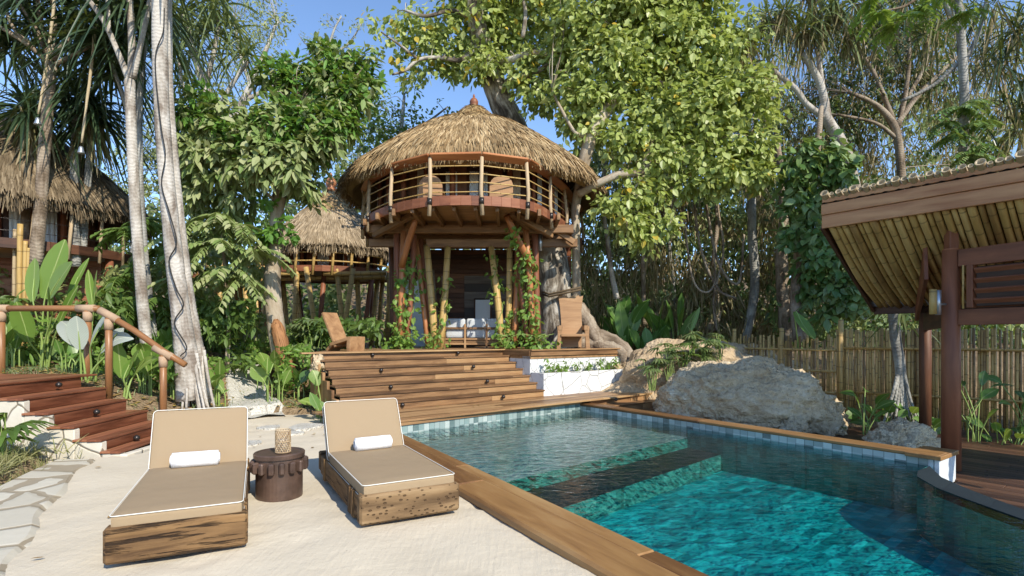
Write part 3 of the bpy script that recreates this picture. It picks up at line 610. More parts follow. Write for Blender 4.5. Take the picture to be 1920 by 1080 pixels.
mb = MB(); mb.tube([(-8.9, 9, 1.955), (-7.6, 9, 1.957), (-6.83, 9, 1.955)], .05, 12); mb.build('rail', M['rail_wood'], hr, True)

# ------------------------------------------------------------------ loungers, towels, drum table, lantern
def rbox(mb, size, r, puff=0., n=14, M4=None):
    hx, hy, hz = [x / 2 for x in size]
    for ax in range(3):
        for sg in (-1, 1):
            def fn(u, v):
                p = [0, 0, 0]; o = [i for i in range(3) if i != ax]; p[ax] = sg; p[o[0]] = u * 2 - 1; p[o[1]] = v * 2 - 1
                p = [math.copysign(abs(c) ** .6, c) if i != ax else c for i, c in enumerate(p)]
                q = Vector((p[0] * hx, p[1] * hy, p[2] * hz)); c = Vector((max(-hx + r, min(hx - r, q.x)), max(-hy + r, min(hy - r, q.y)), max(-hz + r, min(hz - r, q.z))))
                d = q - c; q = c + d.normalized() * r if d.length > 1e-6 else q
                q.z += math.copysign(puff, q.z) * (1 - (q.x / hx) ** 4) * (1 - (q.y / hy) ** 4) * (abs(q.z) / hz)
                return M4 @ q if M4 is not None else q
            mb.grid(fn, n, n, (sg > 0) == (ax == 1))
def loop(hx, hy, z, r=.035):
    pts = []
    for cx, cy, a0 in ((1, 1, 0), (-1, 1, 90), (-1, -1, 180), (1, -1, 270)):
        for k in range(5): a = R(a0 + 22.5 * k); pts.append(Vector((cx * (hx - r) + r * math.cos(a), cy * (hy - r) + r * math.sin(a), z)))
    return pts + [pts[0]]
def lounger(label, loc, rz, pit):
    root = thing('sun_lounger', label, 'sun lounger', (0, 0, 0), 'sun loungers on the sand')
    m = M['sleeper']; mb = MB(); mb.box((0, .055, .155), (.83, .11, .235), b=.018)
    o = mb.build('front_board', M['sleeper_pit'] if pit else m, root)
    for sx in (-1, 1):
        mb = MB(); mb.box((sx * .355, .96, .145), (.085, 1.69, .2), b=.012)
        for yy in (.3, .42, 1.56): mb.box((sx * .365, yy, .14), (.092, .075, .225), b=.008)
        mb.build('side_board', m, root)
    mb = MB(); mb.box((0, 1.86, .17), (.80, .1, .2), b=.012); mb.build('rear_board', m, root)
    for yy in (.28, 1.55): mb = MB(); mb.box((0, yy, .03), (.6, .12, .075), b=.006); mb.build('foot', m, root)
    mb = MB(); mb.box((0, .95, .215), (.62, 1.7, .03)); mb.build('slat_base', M['brown'], root)
    def cush(name, w, l, h, M4):
        mb = MB(); rbox(mb, (w, l, h), .03, .008, 14, M4); c = mb.build(name, M['cushion'], root, True)
        mb = MB(); hx, hy = w / 2 + .001, l / 2 + .001
        for z in (h / 2 - .006, -h / 2 + .008): mb.tube([M4 @ p for p in loop(hx, hy, z)], .0038, 6, False)
        mb.build('piping', M['piping'], c, True)
    cush('seat_cushion', .77, 1.42, .115, Matrix.Translation((0, .735, .29)))
    a = R(61); cush('back_cushion', .77, .60, .11, Matrix.Translation((0, 1.455, .30)) @ Matrix.Rotation(a, 4, 'X') @ Matrix.Translation((0, .26, .0)))
    for x in (-.2, .2): mb = MB(); mb.board((x, 1.74, .24), (x, 1.66, .62), .04, .03, (0, 1, 0)); mb.build('back_support', M['brown'], root)
    root.location = loc; root.rotation_euler = (0, 0, rz); return root
def towel(label, root, loc, rz):
    mb = MB(); r = .07; prof = [(.004, -.182), (r * .6, -.185), (r, -.176), (r * 1.02, -.08), (r * .99, .02), (r * 1.02, .1), (r, .176), (r * .6, .185), (.004, .182)]
    mb.lathe((0, 0, 0), prof, 28); v = mb.v[0]; ang = np.arctan2(v[:, 1], v[:, 0]); rr_ = np.hypot(v[:, 0], v[:, 1]); rr_ = rr_ * (1 + .05 * np.clip(1 - np.abs(ang + .9) / .25, 0, 1))
    mb.v[0] = np.stack([v[:, 2], rr_ * np.cos(ang), rr_ * np.sin(ang) * .94], 1)
    sp = [Vector((-.187, .05 * (1 - k / 40) * math.cos(k * .42), .047 * (1 - k / 40) * math.sin(k * .42))) for k in range(40)]
    mb.tube(sp, .0035, 5); mb.tube([Vector((.187, p.y, p.z)) for p in sp], .0035, 5)
    o = mb.build('rolled_towel', M['towel'], None, True); tag(o, label, 'towel', 'rolled white towels'); Mx = world_of(root)
    o.location = Mx @ Vector(loc); o.rotation_euler = (0, 0, root.rotation_euler.z + rz)
l1 = lounger('tan cushioned timber lounger in front of the red steps, its front board cracked', (-2.22, 3.62, 0), R(25), False)
l2 = lounger('tan cushioned timber lounger between the rusty drum table and the pool', (-.80, 4.36, 0), R(29), True)
towel('rolled white towel on the lounger in front of the red steps', l1, (-.02, 1.31, .415), R(-3)); towel('rolled white towel on the lounger beside the pool', l2, (.03, 1.31, .415), R(3))

tb = thing('drum_table', 'rusty iron drum side table ringed with cog like lugs between the two loungers', 'side table', (-2.18, 5.1, 0))
mb = MB(); mb.lathe((-2.18, 5.1, -.01), [(.20, 0), (.205, .02), (.205, .30), (.203, .38), (.222, .385), (.225, .42), (.218, .428), (.19, .43), (.188, .424), (.03, .423), (.001, .423)], 40); mb.build('drum', M['rust'], tb)
for k in range(16):
    a = k / 16 * 2 * math.pi + .1; p = V(-2.18 + .225 * math.cos(a), 5.1 + .225 * math.sin(a), .30); mb = MB()
    mb.box(p, (.06, .05, .105), [[math.cos(a), -math.sin(a), 0], [math.sin(a), math.cos(a), 0], [0, 0, 1]], .012); mb.build('lug', M['rust'], tb)
ln = thing('candle_lantern', 'woven bamboo candle lantern on the rusty drum table', 'lantern', (-2.13, 5.08, .42))
mb = MB(); c = V(-2.13, 5.06, .421); r, hh = .066, .205
for s in (-1, 1):
    for k in range(18):
        mb.tube([c + V(r * math.cos(a), r * math.sin(a), hh * t) for t in np.linspace(0, 1, 8) for a in [k / 18 * 2 * math.pi + s * t * 2.0]], .0042, 4)
for z in (.004, hh * .5, hh): mb.tube([c + V(r * math.cos(a), r * math.sin(a), z) for a in np.linspace(0, 2 * math.pi, 24)], .006, 5, False)
mb.build('woven_frame', M['rail_post'], ln)
mb = MB(); mb.lathe(c, [(.05, .003), (.052, .12), (.048, .12), (.001, .115)], 20); mb.build('candle', M['piping'], ln, True)

# stepping stones in the sand
for k, (px, py, rx, ry) in enumerate(((466, 830, .20, .1), (505, 801, .17, .1), (572, 800, .3, .14), (548, 811, .2, .07), (448, 812, .12, .07))):
    p = G(px, py, .02); r = random.Random(k + 9); n = 11; mb = MB()
    poly = [(p.x + rx * math.cos(a) * r.uniform(.7, 1.15), p.y + ry * 2.2 * math.sin(a) * r.uniform(.7, 1.15)) for a in [i / n * 2 * math.pi for i in range(n)]]
    mb.prism(poly, -.04, .022 + .006 * (k % 3)); o = mb.build('stepping_stone', M['coral'])
    tag(o, ('cream stepping stone half sunk in the sand behind the drum table, nearest the first lounger', 'cream stepping stone in the sand just behind the candle lantern', 'largest cream stepping stone in the sand, beside the second lounger back', 'narrow cream stone in the sand between lantern and second lounger', 'smallest cream stone in the sand by the first lounger back')[k], 'stone', 'stepping stones in the sand')

# ------------------------------------------------------------------ thatched round houses
def roof_curve(prof, t):
    P = np.array(prof, float); s = np.concatenate([[0], np.cumsum(np.hypot(*np.diff(P, axis=0).T))]); q = np.asarray(t) * s[-1]
    return np.interp(q, s, P[:, 0]), np.interp(q, s, P[:, 1])
def thatch_roof(root, c, prof, mats, seed=1, dens=1., fringe=.45, a0=0, a1=2 * math.pi, wst=.021):
    rg = np.random.default_rng(seed); c = np.array([c[0], c[1], 0.]); tot = np.sum(np.hypot(*np.diff(np.array(prof), axis=0).T))
    mb = MB(); mb.lathe(c, [(r, z) for r, z in prof] + [(prof[-1][0] - .12, prof[-1][1] - .05)] + [(r * .93, z - .2) for r, z in prof[:0:-1]], 48, False)
    ro = mb.build('roof', mats[2], root, True)
    def layer(name, t0, t1, m, ln, n, droop, spread):
        mb = MB(); t = rg.uniform(t0, t1, n); rA, _ = roof_curve(prof, t); keep = rg.uniform(0, 1, n) < rA / prof[-1][0] + .08; t = t[keep]; n = len(t)
        a = rg.uniform(a0, a1, n); r, z = roof_curve(prof, t); r2, z2 = roof_curve(prof, np.minimum(t + .02, 1)); r1, z1 = roof_curve(prof, np.maximum(t - .02, 0))
        dr, dz = r2 - r1, z2 - z1; l = np.hypot(dr, dz); dr /= l; dz /= l; ca, sa = np.cos(a), np.sin(a)
        d = np.stack([dr * ca, dr * sa, dz], 1); no = np.stack([-dz * ca, -dz * sa, dr], 1); ta = np.stack([-sa, ca, 0 * a], 1)
        b = c + np.stack([r * ca, r * sa, z], 1) + no * rg.uniform(-.01, .035, (n, 1))
        d = nrm(d + ta * rg.normal(0, spread, (n, 1)) + no * rg.uniform(.0, .07, (n, 1)))
        mb.straps(b, d, rg.uniform(.6, 1.2, n) * ln, rg.uniform(.6, 1.5, n) * wst, droop, (1, 1, .35), 0, no + ta * rg.normal(0, .5, (n, 1)), rg); mb.build(name, m, ro)
    layer('thatch_layer', .42, .985, mats[0], .32, int(40000 * dens), .08, .09)
    layer('ridge_thatch', .0, .52, mats[1], .19, int(15000 * dens), .1, .7)
    n = int(6500 * dens); a = rg.uniform(a0, a1, n); r, z = prof[-1]; rr = r - rg.uniform(0, .16, n); mb = MB(); ca, sa = np.cos(a), np.sin(a); wob = .05 * np.sin(a * 13) + .04 * np.sin(a * 29 + 1)
    b = c + np.stack([rr * ca, rr * sa, np.full(n, z) + rg.uniform(-.04, .08, n)], 1); d = np.stack([ca * .16 + rg.normal(0, .12, n), sa * .16 + rg.normal(0, .12, n), np.full(n, -1.)], 1)
    mb.straps(b, d, rg.uniform(.35, 1.1, n) * fringe * (1 + wob * 3), rg.uniform(.6, 1.3, n) * wst, 0., (1, .9, .3), 0, np.stack([ca, sa, 0 * a], 1) + rg.normal(0, .5, (n, 3)), rg); mb.build('eave_fringe', mats[0], ro)
    return ro
def finial(root, c, z, s, m):
    mb = MB(); mb.lathe((c[0], c[1], z), [(.16 * s, -.06 * s), (.14 * s, .02 * s), (.10 * s, .05 * s), (.13 * s, .12 * s), (.13 * s, .2 * s), (.09 * s, .27 * s), (.035 * s, .31 * s), (.03 * s, .34 * s), (.04 * s, .36 * s), (.012 * s, .42 * s)], 20); mb.build('finial', m, root, True)
def ringpt(c, r, a, z): return V(c[0] + r * math.sin(a), c[1] - r * math.cos(a), z)      # angle 0 faces the camera

HC = (-1.05, 15.0); HB = (-1.0, 13.9)
hut = thing('tree_house', 'large round thatched tree house on leaning red posts with a curved balcony above the stairs', 'tree house', (HC[0], HC[1], 1.19))
prof = [(.0, 7.86), (.25, 7.76), (.66, 7.40), (1.38, 7.07), (2.08, 6.62), (2.66, 6.2), (3.2, 5.78), (3.42, 5.52), (3.5, 5.36)]
thatch_roof(hut, HC, prof, (M['straw'], M['straw_old'], M['straw_old']), 2, 1.0, .24)
finial(hut, HC, 7.79, .9, M['redwood'])
mb = MB()
for k in range(40): a = k / 40 * 2 * math.pi + .03; mb.tube([ringpt(HC, 1.7, a, 6.5), ringpt(HC, 2.8, a, 5.78), ringpt(HC, 3.45 + .12 * math.sin(k * 5), a, 5.24)], .028, 6)
for r, z in ((3.25, 5.33), (2.8, 5.68), (2.4, 6.0)): mb.tube([ringpt(HC, r, a, z) for a in np.linspace(0, 2 * math.pi, 49)], .022, 6, False)
mb.build('rafter_ring', M['bamboo_grey'], hut, True)
RING = [(-3.1, 17.2), (-3.75, 16.2), (-3.95, 15.0)] + [(D(px, py, 3.69 * F / (HZ - py)).x, 3.69 * F / (HZ - py)) for px, py in ((683, 357), (693, 337), (735, 313), (807, 294), (903, 292), (988, 303), (1031, 329), (1059, 354), (1075, 375), (1090, 396))] + [(2.15, 17.2)]
def csp(pts, n=5):
    P = np.array(pts, float); P = np.vstack([2 * P[0] - P[1], P, 2 * P[-1] - P[-2]]); out = []
    for i in range(1, len(P) - 2):
        for t in np.linspace(0, 1, n, endpoint=False):
            q, b, c, d = P[i - 1:i + 3]; out.append(.5 * (2 * b + (c - q) * t + (2 * q - 5 * b + 4 * c - d) * t * t + (3 * b - q - 3 * c + d) * t ** 3))
    return np.array(out + [P[-2]])
CURVE = csp(RING)
# floor, fascia, joists
mb = MB(); mb.prism([tuple(p * .985 + np.array([-1.0, 14.2]) * .015) for p in CURVE], 4.24, 4.34); mb.build('balcony_floor', M['beam'], hut)
mb = MB()
for a_, b_ in zip(CURVE[:-1], CURVE[1:]): mb.board((*a_, 4.265), (*b_, 4.265), .05, .20, b=.003)
mb.build('floor_fascia', M['redwood'], hut)
for k, x in enumerate(np.arange(-2.4, 2.41, .44)):
    h = math.sqrt(2.68 ** 2 - x * x); mb = MB(); mb.board((HB[0] + x * 1.02, HB[1] - h, 4.165), (HB[0] + x, HB[1] + h, 4.165), .075, .15); mb.build('joist', M['beam'], hut)
for (x0, x1, y, z, w, t) in ((-3.45, 1.46, 13.0, 4.05, .16, .20), (-2.1, -.02, 13.35, 3.77, .14, .2), (-3.5, -2.85, 13.35, 3.78, .14, .2), (.70, 1.6, 13.35, 3.78, .14, .2), (-3.4, 1.5, 15.0, 4.02, .16, .2)):
    mb = MB(); mb.board((x0, y, z), (x1, y, z), w, t, b=.012); mb.build('cross_beam', M['beam'], hut)
for (p, q) in (((-3.3, 13.02, 3.9), (-2.2, 12.1, 4.2)), ((.95, 13.02, 3.9), (.05, 12.1, 4.2)), ((-2.6, 13.1, 4.1), (-2.05, 12.0, 4.22)), ((1.5, 13.1, 3.75), (.9, 13.1, 4.15)), ((.4, 12.95, 4.05), (.02, 12.0, 4.22))):
    mb = MB(); mb.board(p, q, .12, .13, b=.01); mb.build('brace', M['beam'], hut)
for k, y in enumerate((13.7, 14.3, 14.8)):
    mb = MB(); mb.board((-3.2, y, 3.98), (1.3, y, 3.98), .07, .1); mb.build('joist', M['beam'], hut)
# balustrade
rz0 = 5.19; rail = MB(); P3 = [V(*p, 0) for p in RING[2:-1]]
for a_, b_ in zip(P3[:-1], P3[1:]):
    o_ = nrm((a_ + b_) / 2 - V(-1, 14.6, 0)); rail.board(a_ + V(0, 0, rz0), b_ + V(0, 0, rz0), .19, .055, V(0, 0, 1) - o_ * .5, b=.008)
ba = rail.build('balustrade', M['orange'], hut)
for k, p in enumerate(P3):
    mb = MB(); w = .02 * math.sin(k * 3); o_ = nrm(p - V(-1, 14.6, 0)) * .04
    mb.tube([p + o_ + V(w, 0, 3.96), p + o_ + V(-w, .01, 4.5), p + V(w * .6, 0, rz0 - .02)], [.044, .041, .038], 10); mb.build('baluster', M['rail_post'], ba, True)
    mb = MB(); mb.tube([p + o_ + V(0, 0, 4.19), p + o_ + V(0, 0, 4.32)], .052, 10); mb.build('lashing', M['iron'], ba, True)
for z in (4.46, 4.64, 4.82, 5.0):
    mb = MB(); mb.tube([p + V(0, 0, z + .01 * math.sin(i * 7 + z * 9)) for i, p in enumerate(P3)], .013, 6); mb.build('rod', M['bamboo'], ba, True)
# room on the balcony level
mb = MB(); n = 36
for k in range(n):
    a0, a1 = k / n * 2 * math.pi, (k + 1) / n * 2 * math.pi; mb.board(ringpt(HC, 2.4, a0, 5.15), ringpt(HC, 2.4, a1, 5.15), .04, 1.6)
mb.build('wall', M['brown'], hut)
for k in range(24):
    a = R(-172 + 15 * k); mb = MB(); p = ringpt(HC, 2.55, a, 0); mb.tube([p + V(0, 0, 4.3), p + V(0, 0, 5.95)], .07 if k % 2 else .045, 10); mb.build('wall_post', M['redwood'], hut, True)
for k, (a, w, m, h) in enumerate(((-8, .27, 'curtain', .95), (4, .2, 'curtain', .95), (9, .2, 'curtain', .95), (-52, .24, 'curtain_cream', 1.5), (-26, .2, 'curtain_cream', 1.5), (28, .2, 'curtain_cream', 1.5), (60, .3, 'curtain', 1.4), (-80, .3, 'curtain_cream', 1.5), (44, .16, 'curtain', 1.1))):
    a = R(a); p = ringpt(HC, 2.48, a, 4.34 + h / 2); t = ringpt((0, 0), 1, a + math.pi / 2, 0); mb = MB(); b0 = p - t * w / 2
    mb.grid(lambda u, v: Vector(tuple(b0 + t * w * u + V(0, 0, (v - .5) * h) - ringpt((0, 0), .018 * math.sin(u * 25), a, 0) * -1)), 24, 2); mb.build('curtain', M[m], hut, True)
# posts under the house: (bottom px,y at terrace depth) -> top px, at their depths
posts = [('redwood', 744, 13.05, 744, 13.05, 4.05, 6.5), ('orange', 752, 12.95, 757, 12.95, 4.0, 6.5), ('orange', 753, 12.9, 781, 12.3, 4.2, 6, 3.15), ('redwood', 762, 13.0, 777, 13.1, 3.95, 5.5),
         ('orange', 804, 13.3, 781, 13.5, 3.9, 5.5), ('redwood', 813, 13.4, 789, 13.5, 3.9, 5.5), ('bamboo', 817, 13.2, 800, 13.35, 3.72, 7), ('bamboo', 825, 13.1, 840, 13.35, 3.7, 6.5), ('brown', 736, 14.4, 733, 14.4, 4.0, 5),
         ('bamboo', 943, 13.1, 921, 13.35, 3.7, 6.5), ('bamboo', 951, 13.3, 956, 13.4, 3.75, 6), ('orange', 963, 13.2, 972, 13.5, 3.9, 6.5), ('orange', 997, 12.8, 950, 12.2, 4.2, 6.5, 3.15), ('orange', 1001, 12.9, 985, 12.9, 4.1, 6),
         ('redwood', 992, 12.95, 968, 13.3, 3.95, 6), ('redwood', 1009, 13.1, 1003, 13.1, 4.05, 6.5), ('brown', 1025, 14.5, 1025, 14.5, 4.0, 5)]
PT = []
for m, bx, bd, tx, td, zt, w, *zb in posts:
    b = D(bx, 0, bd); b.z = zb[0] if zb else 1.17; t = D(tx, 0, td); t.z = zt; r = w * bd / F; mid = (b + t) / 2 + Vector((.02 * math.sin(bx), 0, 0)); PT.append((b, mid, t, r, m))
    mb = MB(); mb.tube([b, b.lerp(mid, .5), mid, mid.lerp(t, .5), t], [r * 1.08, r, r * .98, r * .95, r * .92], 12, True, .03, bx); mb.build('post', M[m], hut, True)
# ground floor walls
mb = MB()
for k in range(20): mb.board((-3.3, 16.3, 1.26 + .145 * k), (1.5, 16.3, 1.26 + .145 * k), .04, .14, (0, 0, 1))
mb.box((-.9, 16.4, 2.6), (5, .05, 2.9)); mb.build('back_wall', M['brown'], hut)
mb = MB()
for k in range(19): mb.board((.92, 14.9, 1.26 + .145 * k), (1.6, 14.7, 1.26 + .145 * k), .04, .14, (0, 0, 1))
mb.build('side_wall', M['redwood'], hut)
mb = MB(); mb.box((-2.75, 15.6, 2.15), (.6, .04, 1.9)); mb.build('side_screen', M['curtain'], hut)
mb = MB()
for k in range(8): mb.board((-1.42, 16.23, 1.5 + .24 * k), (-.12, 16.23, 1.5 + .24 * k), .03, .235, (0, 0, 1))
mb.build('panel', M['grey_panel'], hut)
mb = MB(); mb.box((-.87, 16.18, 1.95), (.44, .03, 1.25)); mb.build('door_pane', M['white_paint'], hut)
mb = MB(); mb.box((-1.11, 16.16, 1.95), (.04, .05, 1.3)); mb.box((-.63, 16.16, 1.95), (.04, .05, 1.3)); mb.box((-.87, 16.16, 2.6), (.52, .05, .04)); mb.build('door_frame', M['brown'], hut)
for x0, z0, x1, z1 in ((-2.05, 1.2, -2.25, 3.4), (-1.9, 1.2, -1.98, 3.2), (-2.4, 1.2, -2.42, 3.4)):
    mb = MB(); mb.tube([(x0, 15.5, z0), (x1, 15.5, z1)], .03, 8); mb.build('inner_pole', M['bark_brown'], hut, True)

mb = MB(); mb.tube([D(1013, 438, 13.2), D(1013, 470, 13.2)], .05, 10); mb.build('downpipe', M['steel'], hut, True)
# sofa seen from behind
sf = thing('sofa', 'timber framed sofa with pale grey cushions on the terrace under the tree house', 'sofa', (-.95, 14.1, 1.19))
sx0, sx1, sy = -1.72, -.12, 13.9
mb = MB()
for x in (sx0, sx0 + .52, sx0 + 1.07, sx1): mb.box((x, sy, 1.5), (.05, .05, .62), b=.006)
for z in (1.30, 1.42, 1.70): mb.board((sx0, sy - .002, z), (sx1, sy - .002, z), .035, .05, (0, 0, 1))
mb.box(((sx0 + sx1) / 2, sy + .4, 1.36), (1.6, .75, .06))
for x in (sx0, sx1): mb.box((x, sy + .7, 1.42), (.05, .05, .46)); mb.box((x, sy + .37, 1.66), (.07, .75, .04))
mb.build('frame', M['beam'], sf)
for k in range(3):
    mb = MB(); rbox(mb, (.5, .14, .5), .05, 0, 8, Matrix.Translation((sx0 + .27 + .53 * k, sy + .12, 1.70))); mb.build('back_cushion', M['sofa_cushion'], sf, True)
    mb = MB(); rbox(mb, (.5, .6, .14), .04, .01, 8, Matrix.Translation((sx0 + .27 + .53 * k, sy + .42, 1.46))); mb.build('seat_cushion', M['sofa_cushion'], sf, True)

# carved throne chair by the big tree
cx, cy = 1.50, 13.62; th = thing('throne_chair', 'tall carved pale wood chair with a jagged top beside the big tree trunk', 'chair', (cx, cy, 1.19))
def slab(outl, t, M4, name, m, root):
    mb = MB(); mb.prism([(p[0], p[1]) for p in outl], -t / 2, t / 2); v = mb.v[0]; mb.v[0] = np.array([list(M4 @ Vector(p)) for p in v]); mb.build(name, m, root)
front = lambda x, y, z, tilt=0: Matrix.Translation((x, y, z)) @ Matrix.Rotation(R(90 - tilt), 4, 'X')
slab([(-.24, -.72), (.24, -.72), (.27, -.2), (.26, .2), (.29, .47), (.31, .60), (.22, .57), (.2, .62), (.1, .56), (.06, .61), (-.06, .54), (-.12, .60), (-.2, .56), (-.23, .62), (-.32, .60), (-.28, .3), (-.26, 0)], .07, front(cx, cy + .18, 1.93, 8), 'backrest', M['chair'], th)
slab([(-.3, -.28), (.3, -.28), (.26, .22), (-.26, .22)], .06, Matrix.Translation((cx, cy - .1, 1.52)), 'seat', M['chair'], th)
for s in (-1, 1):
    slab([(-.07, 0), (.03, 0), (.05, .35), (.07, .55), (-.05, .55), (-.04, .33)], .09, Matrix.Translation((cx + s * .34, cy - .3, 1.19)) @ Matrix.Rotation(R(90), 4, 'X') @ Matrix.Scale(-s, 4, (1, 0, 0)), 'arm_leg', M['chair'], th)
    slab([(-.3, -.05), (.28, -.05), (.28, .06), (-.3, .06)], .09, Matrix.Translation((cx + s * .31, cy - .06, 1.7)) @ Matrix.Rotation(R(90), 4, 'Z') @ Matrix.Rotation(R(90), 4, 'X'), 'armrest', M['chair'], th)
    slab([(-.05, 0), (.05, 0), (.06, .35), (-.05, .35)], .08, Matrix.Translation((cx + s * .2, cy + .14, 1.19)) @ Matrix.Rotation(R(90), 4, 'X'), 'rear_leg', M['chair'], th)
# low plank chair
cx, cy = -3.5, 11.25; lc = thing('plank_chair', 'low two plank reclining chair on the left end of the terrace', 'chair', (cx, cy, 1.19)); Rz = Matrix.Translation((cx, cy, 1.19)) @ Matrix.Rotation(R(62), 4, 'Z')
def rb(size, loc, rx, name):
    mb = MB(); rbox(mb, size, .012, 0, 3, Rz @ Matrix.Translation(loc) @ Matrix.Rotation(R(rx), 4, 'X')); mb.build(name, M['chair'], lc)
rb((.40, .06, .80), (0, .20, .44), -28, 'backrest'); rb((.42, .52, .07), (0, -.10, .20), -14, 'seat'); rb((.42, .10, .30), (0, -.36, .15), 4, 'front_leg'); rb((.34, .07, .34), (0, .16, .12), 52, 'rear_leg')

# two round backed chairs on the balcony
for px, lab in ((807, 'round backed pale chair on the balcony behind the left railing post'), (940, 'round backed pale chair on the balcony, right of the blue grey curtain')):
    p = D(px, 0, 11.55); x, y = p.x, p.y; ch = thing('balcony_chair', lab, 'chair', (x, y, 4.34), 'round backed balcony chairs')
    ol = [(-.25, 0), (.25, 0), (.25, .45)] + [(.25 * math.cos(a), .45 + .24 * math.sin(a)) for a in np.linspace(.2, math.pi - .2, 9)] + [(-.25, .45)]
    slab(ol, .05, front(x, y, 4.24, 6), 'backrest', M['chair'], ch); slab([(-.25, 0), (.25, 0), (.25, .42), (-.25, .42)], .05, Matrix.Translation((x, y + .03, 4.62)), 'seat', M['chair'], ch)
    for s in (-1, 1):
        mb = MB(); mb.box((x + s * .22, y + .4, 4.48), (.06, .06, .28)); mb.build('leg', M['chair'], ch)

# ---------------- the two smaller houses
def small_house(name, label, c, floor, rail, rf, prof, ground, mats, seed, a_rng, leg, twin=True, curt=()):
    h = thing(name, label, 'thatched hut', (c[0], c[1], ground)); thatch_roof(h, c, prof, mats, seed, .8, .42, wst=.026)
    mb = MB(); mb.lathe((c[0], c[1], floor - .1), [(rf - .04, 0), (rf - .04, .1)], 40); mb.build('balcony_floor', M['beam'], h)
    mb = MB(); n = 32
    for k in range(n): mb.board(ringpt(c, rf, k / n * 2 * math.pi, floor - .07), ringpt(c, rf, (k + 1) / n * 2 * math.pi, floor - .07), .05, .2, b=.003)
    mb.build('floor_fascia', M[leg[5]], h)
    an = np.arange(*a_rng); mb = MB(); mb.tube([ringpt(c, rf, R(a), rail) for a in an], .045, 8); ba = mb.build('balustrade', M[leg[1]], h, True)
    for a in an[::1]:
        mb = MB(); mb.tube([ringpt(c, rf + .03, R(a) - .02, floor - .3), ringpt(c, rf, R(a) + .02, rail + .02)], leg[2], 8); mb.build('baluster', M[leg[0]], ba, True)
    for z in np.linspace(floor + .18, rail - .15, 3):
        mb = MB(); mb.tube([ringpt(c, rf + .02, R(a), z) for a in an], leg[3], 6); mb.build('rod', M[leg[4]], ba, True)
    rw = rf * .66; mb = MB(); n = 28
    for k in range(n): mb.board(ringpt(c, rw, k / n * 2 * math.pi, floor + .8), ringpt(c, rw, (k + 1) / n * 2 * math.pi, floor + .8), .05, 1.75)
    mb.build('wall', M['brown'], h)
    for k in range(20):
        p = ringpt(c, rw + .08, k / 20 * 2 * math.pi, 0); mb = MB(); mb.tube([p + V(0, 0, floor), p + V(0, 0, floor + 1.5)], .06, 8); mb.build('wall_post', M['redwood'], h, True)
    for a in curt:
        p = ringpt(c, rw + .05, R(a), floor + .7); t = ringpt((0, 0), 1, R(a) + math.pi / 2, 0); mb = MB()
        mb.grid(lambda u, v: Vector(tuple(p + t * (.38 * (u - .5)) + V(0, 0, 1.35 * (v - .5)) + ringpt((0, 0), .02 * math.sin(u * 25), R(a), 0))), 20, 2); mb.build('curtain', M['curtain'], h, True)
    return h
LH = (-11.7, 12.7)
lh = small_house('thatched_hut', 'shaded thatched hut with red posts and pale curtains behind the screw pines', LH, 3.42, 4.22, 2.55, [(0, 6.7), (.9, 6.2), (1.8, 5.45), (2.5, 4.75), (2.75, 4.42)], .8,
                 (M['straw_shaded'], M['straw_shaded'], M['straw_shaded']), 11, (-90, 121, 14), ('rail_post', 'brown', .035, .006, 'iron', 'brown'), True, (-20, -6, 14, 30, 48, 62, 84))
mb = MB()
for k in range(18): mb.board((-11.9, 11.75, .6 + .15 * k), (-9.5, 12.6, .6 + .15 * k), .04, .145, (0, 0, 1))
for k in range(18): mb.board((-9.5, 12.62, .6 + .15 * k), (-9.7, 14.4, .6 + .15 * k), .04, .145, (0, 0, 1))
mb.build('lower_wall', M['deck_red'], lh)
for x, y in ((-9.3, 12.5), (-10.4, 10.8), (-12, 10.4), (-9.15, 13.4), (-13.2, 10.8)):
    mb = MB(); mb.tube([(x, y, .4), (x + .05, y, 3.4)], .085, 10); mb.build('post', M['redwood'], lh, True)
MH = (-6.75, 20.3)
mh = small_house('thatched_hut', 'distant sunlit thatched hut on bamboo stilts between the broad leaved tree and the tree house', MH, 3.82, 4.72, 2.3, [(0, 7.0), (.35, 6.75), (.9, 6.15), (1.6, 5.5), (2.2, 4.95), (2.5, 4.65)], 1.0,
                 (M['straw_grey'], M['straw'], M['straw_old']), 12, (-100, 110, 15), ('bamboo', 'redwood', .05, .028, 'bamboo', 'redwood'), True, (-30, 4, 12, 40))
finial(mh, MH, 6.95, 1.5, M['orange'])
for k in range(26):
    a = R(-120 + 11 * k); a2 = a + .16 * (1 if k % 2 else -1); r0 = 1.7 + .35 * (k % 3); mb = MB(); mb.tube([ringpt(MH, r0, a2, .7), ringpt(MH, r0 + .2, a, 3.75)], .085, 8); mb.build('stilt', M['bamboo' if k % 4 else 'redwood'], mh, True)
for p, q in (((-8.6, 18.4, 3.55), (-6.6, 18.1, 3.62)), ((-6.3, 18.2, 3.58), (-4.2, 18.2, 3.6)), ((-8.9, 18.6, 3.45), (-4.3, 18.5, 3.5))):
    mb = MB(); mb.tube([p, q], .08, 10); mb.build('floor_pole', M['bamboo'], mh, True)
